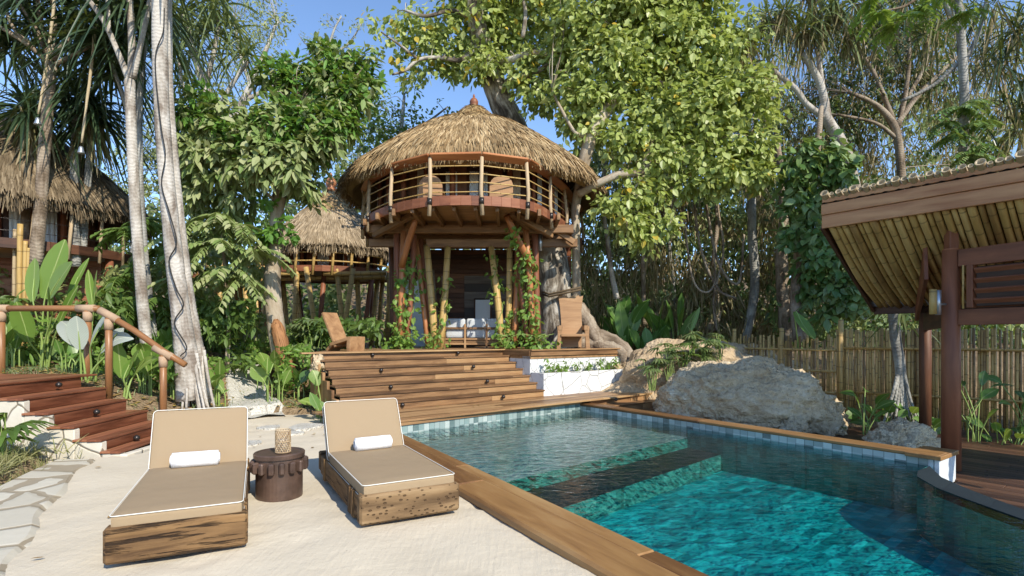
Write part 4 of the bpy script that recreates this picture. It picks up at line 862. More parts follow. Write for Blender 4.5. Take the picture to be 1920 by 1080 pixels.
# open bamboo platform to the left of it
bp = thing('bamboo_platform', 'raised bamboo platform with a slatted rail left of the distant hut', 'platform', (-9.6, 19.5, 1))
mb = MB(); mb.box((-9.9, 19.6, 3.55), (3.6, 2.2, .14)); mb.build('floor', M['redwood'], bp)
mb = MB(); mb.tube([(-11.8, 18.5, 3.42), (-8.1, 18.45, 3.42)], .08, 8); mb.build('floor_pole', M['bamboo'], bp, True)
for k in range(13):
    x = -11.6 + .3 * k; mb = MB(); mb.tube([(x + .05 * math.sin(k * 4), 18.52, 3.4), (x, 18.5, 4.45)], .035, 6); mb.build('baluster', M['bamboo'], bp, True)
for z in (3.85, 4.1, 4.4): mb = MB(); mb.tube([(-11.7, 18.52, z), (-9.8, 18.5, z + .04), (-8.0, 18.52, z)], .03, 6); mb.build('rail', M['bamboo' if z < 4.3 else 'redwood'], bp, True)
for k in range(14):
    x = -11.5 + .26 * k; mb = MB(); mb.tube([(x + (.25 if k % 2 else -.2), 18.6 + .7 * (k % 3), .7), (x, 18.6 + .7 * (k % 3), 3.5)], .075, 8); mb.build('stilt', M['bamboo'], bp, True)
for px, py, w, lab, m in ((497, 430, .62, 'tan panel chair on the bamboo platform', 'chair'), (547, 425, .6, 'tan tilted board chair on the bamboo platform beside the hut', 'chair')):
    p = D(px, py, 19.2); oc = thing('platform_chair', lab, 'chair', (p.x, p.y, 3.62)); mb = MB(); rbox(mb, (w, .06, .8), .02, 0, 3, Matrix.Translation((p.x, p.y, 4.15)) @ Matrix.Rotation(R(-12), 4, 'X')); mb.build('backrest', M[m], oc)
    mb = MB(); rbox(mb, (w, .5, .06), .02, 0, 3, Matrix.Translation((p.x, p.y + .3, 3.95))); mb.build('seat', M[m], oc); mb = MB(); mb.box((p.x, p.y + .3, 3.8), (w * .8, .4, .3)); mb.build('base', M[m], oc)

# ------------------------------------------------------------------ pavilion on the right
pv = thing('pavilion', 'open timber pavilion with bamboo lined sloping roof and red post at the right edge', 'pavilion', (5.9, 7.1, -.25))
v2 = V(.6, -.8, 0); n2 = V(.8, .6, 0); F0 = V(4.604, 8, 0); zf, zb, Lr = 3.08, 1.93, 1.9
E0 = F0 + v2 * -.03; Ln = 6.2
for dz, t, pr, nm in ((.095, .19, .0, 'fascia_board'), (.27, .155, -.02, 'fascia_board'), (.405, .07, .012, 'edge_board')):
    mb = MB(); mb.board(E0 + v2 * (-.0) - n2 * (.02 - pr) + V(0, 0, zf + dz), E0 + v2 * Ln - n2 * (.02 - pr) + V(0, 0, zf + dz), .045, t, (0, 0, 1), b=.006); mb.build(nm, M['fascia'], pv)
sl2 = nrm(n2 * Lr + V(0, 0, zb - zf)); up2 = nrm(np.cross(v2, sl2)); up2 = up2 if up2[2] > 0 else -up2; slen = Lr / (n2 @ sl2)
mb = MB(); mb.grid(lambda u, v: Vector(tuple(E0 - n2 * .05 + v2 * (Ln * u) + sl2 * (slen * 1.1 * v) + V(0, 0, zf + .362 + .014 * math.sin(u * Ln * 2 * math.pi / .155)))), 480, 1); mb.build('corrugated_sheet', M['iron'], pv, True)
s = 0; r = random.Random(5); k = 0
while s < Ln:
    rad = (.052, .026, .046, .034)[k % 4] * r.uniform(.88, 1.1); p = E0 + v2 * (s + rad) - n2 * (.06 + r.uniform(0, .04)) + V(0, 0, zf + .452 + rad); e = p + sl2 * 2.2; mb = MB()
    mb.tube([p, e], rad, 12, False); x = nrm(np.cross(sl2, V(0, 0, 1))); y = np.cross(sl2, x); a = np.arange(12) / 12 * 2 * np.pi
    ring = lambda q, rr: [q + x * rr * math.cos(t) - y * rr * math.sin(t) for t in a]
    vs = ring(p, rad) + ring(p, rad * .68) + ring(p + sl2 * .08, rad * .62); mb.add(vs, [[i, (i + 1) % 12, 12 + (i + 1) % 12, 12 + i] for i in range(12)] + [[12 + i, 12 + (i + 1) % 12, 24 + (i + 1) % 12, 24 + i] for i in range(12)] + [list(range(24, 36))])
    mb.build('roof_pole', M['bamboo_grey'], pv, True); s += rad * 2 + r.uniform(.004, .02); k += 1
mb = MB(); s = .05; k = 0; r = random.Random(8)                       # bamboo lining seen from below
while s < Ln:
    rad = (.05, .032, .045)[k % 3] * r.uniform(.9, 1.1); p = E0 + v2 * (s + rad) + n2 * .03 + V(0, 0, zf + .05); pts = [p + sl2 * (slen * t) + V(0, 0, -.10 * math.sin(math.pi * t) + .008 * math.sin(k * 3 + t * 9)) for t in np.linspace(0, 1, 10)]
    mb.tube(pts, rad, 10); s += rad * 2 + .006; k += 1
mb.build('bamboo_ceiling', M['bamboo'], pv, True)
mb = MB(); mb.grid(lambda u, v: Vector(tuple(E0 + v2 * (Ln * u) + n2 * .02 + sl2 * (slen * v) + V(0, 0, zf + .16))), 2, 2); mb.build('roof_lining', M['brown'], pv)
mb = MB(); mb.board(E0 + V(0, 0, zf + .05), E0 + sl2 * slen + V(0, 0, zf + .03), .05, .14, b=.006); mb.build('side_board', M['brown'], pv)
mb = MB(); q0 = E0 + sl2 * slen + V(0, 0, zf + .0); mb.board(q0, q0 + v2 * Ln, .06, .13, b=.006); mb.build('back_beam', M['brown'], pv)
P1 = V(5.73, 7.1, 0); P2 = V(6.76, 8.9, 0)
mb = MB(); mb.tube([P1 + V(0, 0, -.27), P1 + V(0, 0, 1), P1 + V(0, 0, 2.62)], [.108, .104, .096], 20); mb.tube([P1 + V(0, 0, 2.62), P1 + V(0, 0, 2.64)], [.096, .08], 20); mb.build('post', M['redwood'], pv, True)
mb = MB(); mb.box(P1 + V(.02, .02, 2.95), (.12, .11, .62), b=.008); mb.build('upper_post', M['redwood'], pv)
mb = MB(); mb.tube([P2 + V(0, 0, -.27), P2 + V(0, 0, 2.3)], .085, 16); mb.build('post', M['brown'], pv, True)
w2 = nrm(V(.34, -.94, 0)); Q = P1 + w2 * .1
def hb(a, b, z, t, w=.07, m='redwood', nm='beam'):
    mb = MB(); mb.board(Q + w2 * a + V(0, 0, z), Q + w2 * b + V(0, 0, z), w, t, (0, 0, 1), b=.006); mb.build(nm, M[m], pv)
hb(0, 3, 2.50, .22); hb(0, 3, 1.74, .2); hb(.1, .17, 2.13, .55, .09); hb(.19, 3, 2.12, .5, .012, 'deck_dark', 'gap_shade_sheet')  # dark sheet added behind the slats so their gaps read as shade
for k in range(4):
    z = 2.30 - .128 * k; mb = MB(); nn = V(w2[1], -w2[0], 0); up = nrm(V(0, 0, 1) + nn * .75); mb.board(Q + w2 * .18 + V(0, 0, z), Q + w2 * 3 + V(0, 0, z), .022, .125, up, b=.004); mb.build('louvre', M['deck_red'], pv)
mb = MB(); mb.tube([Q + w2 * .085 + V(0, 0, 1.85) - V(.05, 0, 0), Q + w2 * .085 + V(0, 0, 2.4) - V(.05, 0, 0)], .012, 6); mb.build('trim_rod', M['bamboo'], pv, True)
mb = MB(); mb.board(P1 + V(0, .05, 1.78), P2 + V(0, 0, 1.74), .08, .3, (0, 0, 1)); mb.build('beam', M['brown'], pv)
mb = MB(); mb.board(P1 + V(-.1, .3, 2.5), P2 + V(-.22, -.1, 1.98), .05, .5, (0, 0, 1)); mb.build('gable_board', M['redwood'], pv)
lp = D(1753, 566, 7.05); wl = thing('wall_lamp', 'short bamboo and metal cylinder lamp fixed on the red pavilion post', 'lamp', tuple(lp))
mb = MB(); mb.tube([lp + Vector((-.025, 0, -.16)), lp + Vector((-.025, 0, .16))], .042, 14); mb.build('bamboo_shade', M['bamboo'], wl, True); mb = MB(); mb.tube([lp + Vector((.035, -.01, -.17)), lp + Vector((.035, -.01, .15))], .034, 14); mb.tube([lp + Vector((.02, 0, -.03)), lp + Vector((.14, 0, -.03))], .015, 8); mb.build('bracket', M['steel'], wl, True)

# ------------------------------------------------------------------ bamboo fence
def fence(label, pts, z0, zt, sp, rad, m, seed, jag, rails, posts):
    fz = thing('bamboo_fence', label, 'fence', (pts[0][0], pts[0][1], z0)); r = random.Random(seed); mb = MB()
    for a, b in zip(pts[:-1], pts[1:]):
        a = Vector((*a, 0)); b = Vector((*b, 0)); L = (b - a).length; s = 0; nn = Vector((-(b - a).y, (b - a).x, 0)).normalized()
        while s < L:
            p = a.lerp(b, s / L) + nn * r.uniform(-.02, .02); le = Vector((r.uniform(-jag, jag), 0, 0)) * .5; mb.tube([p + Vector((0, 0, z0)) , p + le * .5 + Vector((0, 0, (z0 + zt) / 2)), p + le + Vector((0, 0, zt + r.uniform(-jag, jag)))], rad * r.uniform(.7, 1.15), 6); s += sp * r.uniform(.75, 1.35)
    mb.build('pole_screen', m, fz, True)
    for z in rails:
        mb = MB(); mb.tube([(p[0] - .02, p[1] - .07, z) for p in pts], .028, 6); mb.build('rail', M['bamboo_fence'], fz, True)
    for t in posts:
        k = min(int(t), len(pts) - 2); p = Vector((*pts[k], 0)).lerp(Vector((*pts[k + 1], 0)), t - k); mb = MB(); mb.tube([(p.x, p.y - .1, z0), (p.x, p.y - .1, zt + .22)], .05, 8); mb.build('post', M['bamboo_fence'], fz, True)
fence('rough brown bamboo and stick fence behind the boulder and sandy mound', [(3.6, 17), (5.0, 14.6), (6.8, 11.45)], -.3, 1.46, .058, .024, M['bamboo_fence'], 3, .09, (1.2, .75, .3), (.2, .9, 1.3, 1.65))
fence('close set yellow brown bamboo pole fence behind the pavilion posts', [(6.83, 11.4), (8.9, 9.6), (11.5, 7.6), (13, 6)], -.4, 1.62, .047, .025, M['bamboo_fence'], 4, .04, (1.25, .35), (.0,))

# ------------------------------------------------------------------ rocks
from mathutils import noise as mn
def rock(name, label, c, size, m, seed, amp=.25, nu=110, nv=60, rz=0, fine=.05, cat='rock'):
    mb = MB(); o = Vector((seed * 3.1, seed * 1.7, seed * .9))
    def fn(u, v):
        th = u * 2 * math.pi; ph = (v - .5) * math.pi; d = Vector((math.cos(ph) * math.cos(th), math.cos(ph) * math.sin(th), math.sin(ph)))
        k = 1 + amp * mn.fractal(d * 1.3 + o, 1, 2, 4) + amp * .5 * mn.noise(d * 2.6 + o * 2) - abs(mn.noise(d * 4 + o)) * amp * .35; p = Vector((d.x * size[0], d.y * size[1], d.z * size[2])) * k
        p += d * (fine * mn.fractal(d * 9 + o, .9, 2, 4) - fine * .9 * abs(mn.noise(d * 17 + o)) - fine * .6 * abs(mn.noise(d * 34 + o)))
        p = Matrix.Rotation(rz, 3, 'Z') @ p; return p + Vector(c)
    mb.grid(fn, nu, nv); return tag(mb.build(name, m, None, True), label, cat)
rock('boulder', 'big pitted grey boulder beside the pool coping', (4.55, 10.7, .05), (1.72, 1.05, 1.0), M['boulder'], 4, .16, 200, 110, R(-28), .07)
rock('boulder', 'dark small rock leaning on the right end of the big boulder', (5.6, 9.85, -.2), (.45, .38, .46), M['boulder'], 8, .3, 110, 60, .4, .05)
rock('boulder', 'rounded pale stone at the foot of the dark small rock', (4.9, 9.45, -.18), (.26, .22, .26), M['boulder'], 9, .2, 60, 40)
rock('boulder', 'flat topped pale rock standing on the dark deck near the red post', (5.98, 8.35, -.22), (.56, .40, .44), M['boulder'], 12, .22, 110, 60, .2, .05)
rock('sandy_mound', 'large sandy tan rock mound rising behind the big boulder', (4.75, 13.7, .05), (2.9, 1.5, 1.42), M['mound'], 5, .16, 160, 80, R(10), .06)
rock('sandy_mound', 'low sandy bank between the white planter and the big boulder', (3.1, 13.9, -.2), (1.3, .9, 1.2), M['mound'], 6, .12, 110, 60, .3, .05)
rock('boulder', 'small grey stone leaning at the left foot of the stairs', D(598, 692, 10.2), (.15, .16, .3), M['boulder'], 14, .2, 40, 30)

# ------------------------------------------------------------------ vegetation
def spline(pts, n=5):
    P = np.array(pts, float); P = np.vstack([2 * P[0] - P[1], P, 2 * P[-1] - P[-2]]); out = []
    for i in range(1, len(P) - 2):
        for t in np.linspace(0, 1, n, endpoint=False):
            a, b, c, d = P[i - 1:i + 3]; out.append(.5 * (2 * b + (c - a) * t + (2 * a - 5 * b + 4 * c - d) * t * t + (3 * b - a - 3 * c + d) * t ** 3))
    return np.array(out + [P[-2]])
def limb(mb, px, n=10, wob=.06, seed=1, sub=5):
    """a trunk or limb through picture points (x, y, distance, thickness in pixels)"""
    q = []; d = w = None
    for p in px:
        d = p[2] if len(p) > 2 else d; w = p[3] if len(p) > 3 else w; v = D(p[0], p[1], d); q.append((*v, w * d / F / 2))
    s = spline(q, sub); mb.tube(s[:, :3], np.maximum(s[:, 3], .004), n, True, wob, seed); return s
def blobs(lst, k, rg, depth=.8):
    """clump centres inside picture-space blobs (x, y, radius px, distance)"""
    C_, R_, O_ = [], [], []
    for b in lst:
        px, py, r, d = b[:4]; c = np.array(D(px, py, d)); rad = r * d / F; n = max(2, int(k * (r / 50.) ** 2 * (b[4] if len(b) > 4 else 1)))
        u = nrm(rg.normal(0, 1, (n, 3))) * (rg.uniform(0, 1, (n, 1)) ** .42) * rad * V(1, depth, 1); C_.append(c + u); R_.append(np.full(n, rad)); O_.append(u)
    return np.concatenate(C_), np.concatenate(R_), np.concatenate(O_)
LEAF = (.12, .85, 1., .66, .04)
def leafage(mb, c, out, spread, n, L, W, rg, hang=.25, up=.5, droop=.15, prof=LEAF, fold=.18, outw=.6):
    N = len(c) * n; cc = np.repeat(c, n, 0); oo = nrm(np.repeat(out, n, 0) + 1e-6); off = nrm(rg.normal(0, 1, (N, 3))) * rg.uniform(.15, 1, (N, 1)) * spread; b = cc + off
    d = nrm(off) * .8 + oo * outw + rg.normal(0, .45, (N, 3)); d[:, 2] -= hang
    h = oo * .5 + V(0, 0, up) + V(.2, -.45, .3) * .5 + rg.normal(0, .45, (N, 3))
    mb.straps(b, d, rg.uniform(.45, 1.3, N) * L, rg.uniform(.6, 1.2, N) * W, droop, prof, fold, h, rg)
def twigs(mb, skel, c, rg, n, r0=.014, sag=.1):
    P = np.concatenate([s[:, :3] for s in skel]); idx = rg.choice(len(c), min(n, len(c)), False)
    for i in idx:
        k = np.argmin(np.sum((P - c[i]) ** 2, 1)); a = P[k]; m = (a + c[i]) / 2 + V(rg.normal(0, .12), rg.normal(0, .12), rg.normal(0, .1) + sag); s = spline([a, m, c[i]], 4); mb.tube(s, np.linspace(r0, .004, len(s)), 5, False)
def tree(name, label, cat, group, trunk_m, limbs, crowns, seed, ntw=60, tw=.014, extra=None):
    rg = np.random.default_rng(seed); b = limbs[0][0]; p = D(b[0], b[1], b[2]); t = thing(name, label, cat, (p.x, p.y, p.z), group)
    mb = MB(); sk = [limb(mb, l, 12 if i == 0 else 8, .05, seed + i) for i, l in enumerate(limbs)]; cs = []
    for cr in crowns:
        c, r, o = blobs([(q[0], q[1], q[2], q[3] + cr.get('back', 0), *q[4:]) for q in cr['b']], cr['k'], rg, cr.get('depth', .8)); cs.append(c)
        m2 = MB(); leafage(m2, c, o, cr.get('spread', .3), cr['n'], cr['L'], cr['W'], rg, cr.get('hang', .25), cr.get('up', .5), cr.get('droop', .15), cr.get('prof', LEAF), cr.get('fold', .18), cr.get('outw', .6)); m2.build('crown', M[cr['m']], t)
    if ntw: twigs(mb, sk, np.concatenate(cs), rg, ntw, tw)
    if extra: extra(mb, rg)
    mb.build('trunk', M[trunk_m], t, True); return t

# the two big light-leaved trees by the tree house
B1 = [(830, 60, 62, 15), (895, 35, 75, 15), (955, 80, 62, 15.2), (1010, 25, 80, 15), (1045, 110, 75, 14.8), (1015, 175, 52, 14.6), (980, 130, 45, 14.8), (760, 35, 38, 15, .7), (735, 95, 30, 15, .5), (800, 115, 46, 15, .6), (775, 75, 34, 15, .5), (860, 110, 42, 15), (905, 120, 38, 14.6), (900, -40, 90, 15), (1010, -50, 90, 15), (700, 40, 22, 15.2, .5), (765, 135, 20, 14.9, .6)]
B2 = [(1095, 55, 85, 14.6), (1090, 185, 60, 14), (1150, 130, 78, 14), (1180, 40, 90, 14.4), (1250, 105, 90, 14.2), (1280, 25, 90, 14.4), (1335, 120, 80, 14), (1225, 215, 75, 13.7), (1310, 215, 75, 13.6), (1390, 195, 70, 13.7), (1395, 275, 52, 13.6), (1335, 300, 62, 13.4), (1240, 290, 55, 13.4, .7), (1170, 265, 50, 13.6, .8), (1140, 385, 26, 13, .8), (1180, 350, 34, 13.1, .6), (1175, 415, 34, 13, .9), (1225, 365, 34, 13.2, .7), (1420, 325, 34, 13.5), (1100, 240, 44, 13.9), (1210, 445, 26, 13.1, .8), (1180, -50, 100, 14.5), (1310, -40, 80, 14.4), (1290, 345, 36, 13.4, .7), (1250, 420, 24, 13.2, .7), (1380, 60, 50, 14.3, .6)]
t = tree('broadleaf_tree', 'leaning tall tree with patchy dark and white bark growing up through the tree house roof', 'tree', None, 'bark_patch',
    [[(1052, 655, 14.3, 92), (1046, 600, 14.3, 66), (1042, 540, 14.4, 60), (1035, 480, 14.6, 56), (1015, 400, 15.2, 52), (985, 300, 16.1, 50), (962, 238, 16.3, 50), (935, 180, 16.1, 46), (908, 100, 15.8, 40), (892, 30, 15.5, 32), (880, -60, 15.3, 24)],
     [(940, 165, 16, 15), (962, 148, 15.5, 13), (992, 142, 15.2, 11), (1030, 120, 15, 8)], [(915, 120, 15.8, 15), (960, 112, 15.4, 13), (1000, 98, 15.1, 13), (1045, 98, 14.9, 10), (1058, 40, 14.9, 8)],
     [(900, 80, 15.6, 12), (865, 112, 15.3, 9), (825, 108, 15.2, 8), (785, 112, 15.1, 7), (760, 132, 15, 6), (735, 140, 15, 4)], [(895, 40, 15.5, 12), (850, 20, 15.2, 8), (800, 30, 15, 7), (760, 20, 15, 5)], [(980, 70, 15, 8), (985, 20, 14.9, 7), (972, -20, 14.9, 6)], [(785, 112, 15.1, 6), (750, 85, 15, 5), (715, 60, 15, 3)]],
    [dict(b=B1, k=36, n=13, L=.175, W=.14, m='l_big', spread=.30, hang=.55, outw=.3, back=.7), dict(b=B1, k=2, n=2, L=.19, W=.14, m='l_yellow', spread=.3, hang=.6)], 31, 90, .016)
mb = MB()                                                         # spreading roots
for r_ in ([(1070, 560, 14.25, 26), (1092, 590, 14.1, 30), (1110, 622, 14.0, 30), (1125, 650, 13.9, 24)], [(1060, 640, 14.1, 40), (1110, 632, 14.1, 30), (1150, 640, 14.1, 24), (1178, 662, 14, 20), (1182, 690, 13.9, 14)], [(1080, 645, 14, 26), (1130, 648, 13.9, 26), (1165, 660, 13.8, 18), (1172, 680, 13.8, 12)]): limb(mb, r_, 14, .2, int(r_[1][0]))
mb.build('root', M['bark_brown'], t, True)
mb = MB(); p = D(1042, 548, 13.9)
for dz in (0, .06): mb.tube([D(1018, 552, 14.0) + Vector((0, 0, dz)), D(1030, 556, 13.75) + Vector((0, 0, dz)), D(1062, 549, 13.75) + Vector((0, 0, dz)), D(1090, 543, 13.65) + Vector((0, 0, dz))], .028, 6)
mb.build('rope_tie', M['vine_stem'], t, True)
t = tree('broadleaf_tree', 'spreading tree with pale forked limbs and yellowing heart shaped leaves by the tree house', 'tree', None, 'bark_tan',
    [[(1080, 640, 14.25, 17.2), (1081, 545, 14.2, 16.4), (1080, 440, 14.1, 15.6), (1079, 390, 13.95, 16.4), (1088, 345, 13.7, 19.5), (1100, 285, 13.6, 24.2), (1122, 228, 13.7, 22.6), (1158, 182, 14, 21.1), (1195, 130, 14.2, 18.7), (1232, 80, 14.4, 14.8), (1246, 10, 14.5, 10.9)],
     [(1086, 362, 13.6, 18.7), (1118, 346, 13.3, 15.6), (1160, 328, 13.2, 14.8), (1197, 324, 13.2, 12.5), (1232, 300, 13.3, 10.1), (1290, 275, 13.5, 7.8), (1340, 262, 13.6, 5.5)], [(1200, 322, 13.2, 7.8), (1222, 270, 13.3, 6.2), (1215, 240, 13.4, 4.7)], [(1085, 385, 13.6, 7.8), (1078, 420, 13.5, 7.0), (1072, 460, 13.6, 6.2)],
     [(1110, 255, 13.7, 9.4), (1080, 250, 13.6, 7.0), (1050, 200, 13.8, 5.5), (1035, 170, 14, 3.9)], [(1195, 130, 14.2, 10.9), (1225, 150, 14, 7.8), (1290, 170, 13.9, 7.0), (1350, 180, 13.8, 5.5)], [(1240, 60, 14.4, 9.4), (1290, 40, 14.3, 7.0), (1350, 60, 14.2, 4.7)], [(1230, 300, 13.3, 5.5), (1180, 370, 13.1, 3.9), (1175, 420, 13, 2.3)]],
    [dict(b=B2, k=46, n=14, L=.17, W=.135, back=.0, m='l_big', spread=.28, hang=.55, outw=.3), dict(b=B2, k=3, n=2, L=.17, W=.13, m='l_yellow', spread=.3, hang=.6)], 32, 110, .014)

# dusty broad-leaved tree in the middle left
FB = [(372, 205, 52, 11.8), (425, 225, 52, 11.7), (345, 235, 38, 12), (470, 262, 58, 11.5), (530, 232, 62, 11.6), (590, 245, 60, 11.7), (625, 225, 48, 12), (650, 180, 40, 12.2), (620, 150, 52, 12.3), (555, 160, 50, 12.3), (520, 140, 40, 12.4), (640, 115, 40, 12.6), (680, 128, 34, 12.6), (600, 105, 34, 12.5), (655, 200, 44, 12.2), (685, 165, 30, 12.5)]
LB = [(350, 285, 48, 11.8), (400, 300, 56, 11.5), (460, 310, 58, 11.4), (520, 290, 60, 11.3), (562, 300, 50, 11.5), (594, 278, 34, 11.8), (380, 360, 48, 11.8), (440, 370, 50, 11.9, .8), (568, 342, 32, 11.8), (560, 345, 40, 12.2), (345, 330, 36, 12), (580, 385, 22, 12.2, .5), (480, 240, 40, 11.5), (410, 250, 40, 11.6), (628, 240, 40, 12)]
tree('broadleaf_tree', 'dusty broad leaved tree with a pale forked trunk in front of the distant hut', 'tree', None, 'bark_tan',
    [[(536, 690, 12, 40), (522, 640, 12, 33), (513, 570, 12, 31), (511, 520, 12, 30), (516, 470, 12, 26), (520, 400, 12, 23), (528, 350, 12, 25), (546, 312, 12, 18), (552, 270, 12, 13), (560, 200, 12.2, 9)], [(528, 350, 12, 18), (512, 320, 11.9, 15), (498, 298, 11.8, 12), (495, 270, 11.8, 9), (470, 230, 11.9, 6)], [(546, 312, 12, 10), (590, 290, 12, 9), (630, 230, 12.2, 6)], [(498, 298, 11.8, 9), (440, 300, 11.7, 8), (390, 280, 11.8, 5)], [(519, 380, 12, 7), (500, 362, 11.8, 5), (490, 350, 11.7, 4)]],
    [dict(b=LB, k=34, n=9, L=.24, W=.125, m='l_dusty', spread=.13, hang=.65, outw=.45, droop=.25, up=.8, depth=.9), dict(b=FB, k=34, n=10, L=.21, W=.10, m='l_fresh', spread=.11, hang=-.1, outw=.5, droop=.3, up=.9), dict(b=FB, k=22, n=8, L=.23, W=.12, m='l_dusty', spread=.15, hang=.5, outw=.4, droop=.25, up=.8), dict(b=[(500, 380, 16, 11.6), (515, 425, 24, 11.6), (535, 440, 16, 11.6), (488, 430, 14, 11.6), (500, 450, 14, 11.6)], k=60, n=7, L=.17, W=.11, m='l_fresh', spread=.1, hang=.3)], 33, 120, .012,
    lambda mb, rg: limb(mb, [(500, 300, 12, 4), (496, 360, 11.9, 3), (490, 400, 11.9, 2)], 5))
sp_ = thing('cut_stump', 'raw orange split log leaning on the foot of the dusty broad leaved tree', 'stump', tuple(D(520, 690, 11.6))); mb = MB(); limb(mb, [(541, 700, 11.75, 32), (531, 655, 11.75, 27), (521, 616, 11.8, 24), (517, 600, 11.85, 10)], 10, .16, 4); mb.build('log', M['cut_wood'], sp_, True)

# background trees
def bg(label, m, limbs, b, leaf, seed, k=40, n=8, L=.13, W=.06, spread=.28, hang=.2, tw=50, name='background_tree', trunk='bark_grey'):
    return tree(name, label, 'tree', 'trees standing behind the houses', trunk, limbs, [dict(b=b, k=k, n=n, L=L, W=W, m=leaf, spread=spread, hang=hang)], seed, tw, .012)
bg('bushy green tree behind the left side of the main thatched roof', 0, [[(745, 420, 19, 12), (750, 320, 19, 11), (752, 250, 19, 9), (758, 180, 19, 5)], [(752, 260, 19, 6), (800, 230, 19, 5), (840, 200, 19, 3)]], [(725, 195, 26, 19, .7), (760, 225, 40, 19), (800, 215, 30, 19, .7), (842, 198, 18, 19, .8), (765, 165, 24, 19, .7), (700, 265, 44, 18.5), (740, 270, 36, 18.5), (690, 215, 40, 18)], 'l_mid', 41, 34, 9, .17, .10)
bg('airy pale barked tree behind the screw pine leaves at the upper left', 0, [[(420, 330, 21, 18), (440, 230, 21, 16), (470, 160, 21, 12), (500, 90, 21, 8), (520, 40, 21, 5)], [(440, 230, 21, 11), (400, 180, 21, 9), (370, 140, 21, 6)], [(455, 190, 21, 9), (510, 160, 21, 7), (545, 110, 21, 4)], [(470, 160, 21, 8), (450, 100, 21, 6), (440, 40, 21, 4)]], [(485, 45, 52, 21), (525, 35, 36, 21), (440, 60, 50, 21), (505, 95, 40, 21, .6), (420, 120, 50, 21), (540, 110, 22, 21, .4), (380, 170, 50, 20), (455, 150, 40, 21, .5), (470, -20, 60, 21)], 'l_olive', 42, 42, 10, .17, .055, .36, .3, 70, 'background_tree', 'bark_pale')
bg('small thin crowned tree against the blue sky left of the roof finial', 0, [[(610, 300, 23, 9), (608, 180, 23, 8), (612, 110, 23, 6), (625, 60, 23, 4), (640, 30, 23, 3)], [(612, 110, 23, 5), (655, 80, 23, 4), (680, 40, 23, 2)], [(610, 130, 23, 4), (590, 95, 23, 3), (570, 80, 23, 2)]], [(622, 55, 32, 23, .5), (658, 42, 26, 23, .5), (645, 95, 22, 23, .5), (600, 88, 20, 23, .5), (575, 78, 14, 23, .6), (682, 40, 14, 23, .6)], 'l_olive', 43, 44, 8, .16, .06, .3, .3)
bg('yellow green shrubby tree in the gap between the middle tree and the main roof', 0, [[(700, 480, 22, 8), (698, 380, 22, 7), (700, 300, 22, 4)]], [(690, 300, 36, 22), (720, 275, 30, 22), (670, 340, 34, 22), (660, 290, 26, 22), (640, 380, 36, 24), (700, 370, 40, 24)], 'l_far', 44, 44, 9, .17, .07)
bg('dense dark tree behind the shaded left hut', 0, [[(250, 520, 22, 14), (255, 400, 22, 12), (260, 300, 22, 7)]], [(250, 260, 50, 22), (300, 300, 60, 22), (210, 330, 50, 22), (330, 360, 60, 22), (280, 390, 50, 22), (350, 260, 40, 22), (310, 220, 40, 22), (370, 310, 40, 22)], 'l_far', 45, 40, 9, .2, .08)
bg('round topped green tree above the distant hut behind the dusty tree', 0, [[(690, 500, 25, 12), (680, 380, 25, 10), (672, 280, 25, 6)]], [(700, 180, 40, 24), (680, 230, 46, 24), (720, 235, 40, 24), (655, 270, 46, 24), (580, 370, 50, 26), (620, 340, 50, 26), (480, 400, 60, 26), (420, 420, 60, 26)], 'l_mid', 46, 40, 9, .2, .1)

# ---- screw pines
STRAP = (.55, 1, .95, .8, .55, .1)
def rosette(mb, p, rg, n, L, W, droop=.9, el=(-25, 75), face=None):
    a = rg.uniform(0, 2 * np.pi, n); e = np.radians(rg.uniform(*el, n)); d = np.stack([np.cos(e) * np.cos(a), np.cos(e) * np.sin(a), np.sin(e)], 1); b = np.array(p) + d * .07 + rg.normal(0, .05, (n, 3))
    mb.straps(b, d, rg.uniform(.6, 1.2, n) * L, rg.uniform(.7, 1.2, n) * W, rg.uniform(.4, 1.25, n) * droop, STRAP, .22, None, rg)
def screw_pine(label, limbs, ros, seed, trunk='bark_grey', leaf='l_pand', group='screw pines', L=1.2, W=.062, n=62, dead=0, roots=None, extra=None, name='screw_pine'):
    rg = np.random.default_rng(seed); b = limbs[0][0]; t = thing(name, label, 'tree', tuple(D(*b[:3])), group); mb = MB()
    for i, l in enumerate(limbs): limb(mb, l, 12 if i == 0 else 9, .04, seed + i)
    if roots:
        for k in range(roots[4]):
            f = k / (roots[4] - 1); x1 = roots[0] + (roots[1] - roots[0]) * f; x0 = roots[2] + (roots[3] - roots[2]) * f; y0 = roots[5] + 40 * rg.uniform(0, 1); d = roots[7]; dd = rg.uniform(-.35, .25); limb(mb, [(x0, y0, d - .02, 7), ((x0 * .6 + x1 * .4), (y0 + roots[6]) / 2, d + dd * .5, 5.5), (x1, roots[6] + rg.uniform(0, 14), d + dd, 4.5)], 6, .1, k)
    mb.build('trunk', M[trunk], t, True); m2 = MB()
    for r in ros: rosette(m2, D(*r[:3]), rg, int(n * (r[3] if len(r) > 3 else 1)), L, W, el=(r[4] if len(r) > 4 else (-35, 80)))
    m2.build('crown', M[leaf], t)
    if dead:
        m3 = MB()
        for r in ros:
            p = np.array(D(*r[:3])); k = int(dead * (r[3] if len(r) > 3 else 1)); a = rg.uniform(0, 2 * np.pi, k); d = np.stack([np.cos(a) * .35, np.sin(a) * .35, np.full(k, -1.)], 1); m3.straps(p + rg.normal(0, .1, (k, 3)), d, rg.uniform(.5, 1.2, k) * L * .95, W * .8, .1, STRAP, .1, rg.normal(0, 1, (k, 3)), rg)
        m3.build('dead_leaf_skirt', M['l_dead'], t)
    if extra: extra(t, rg)
    return t
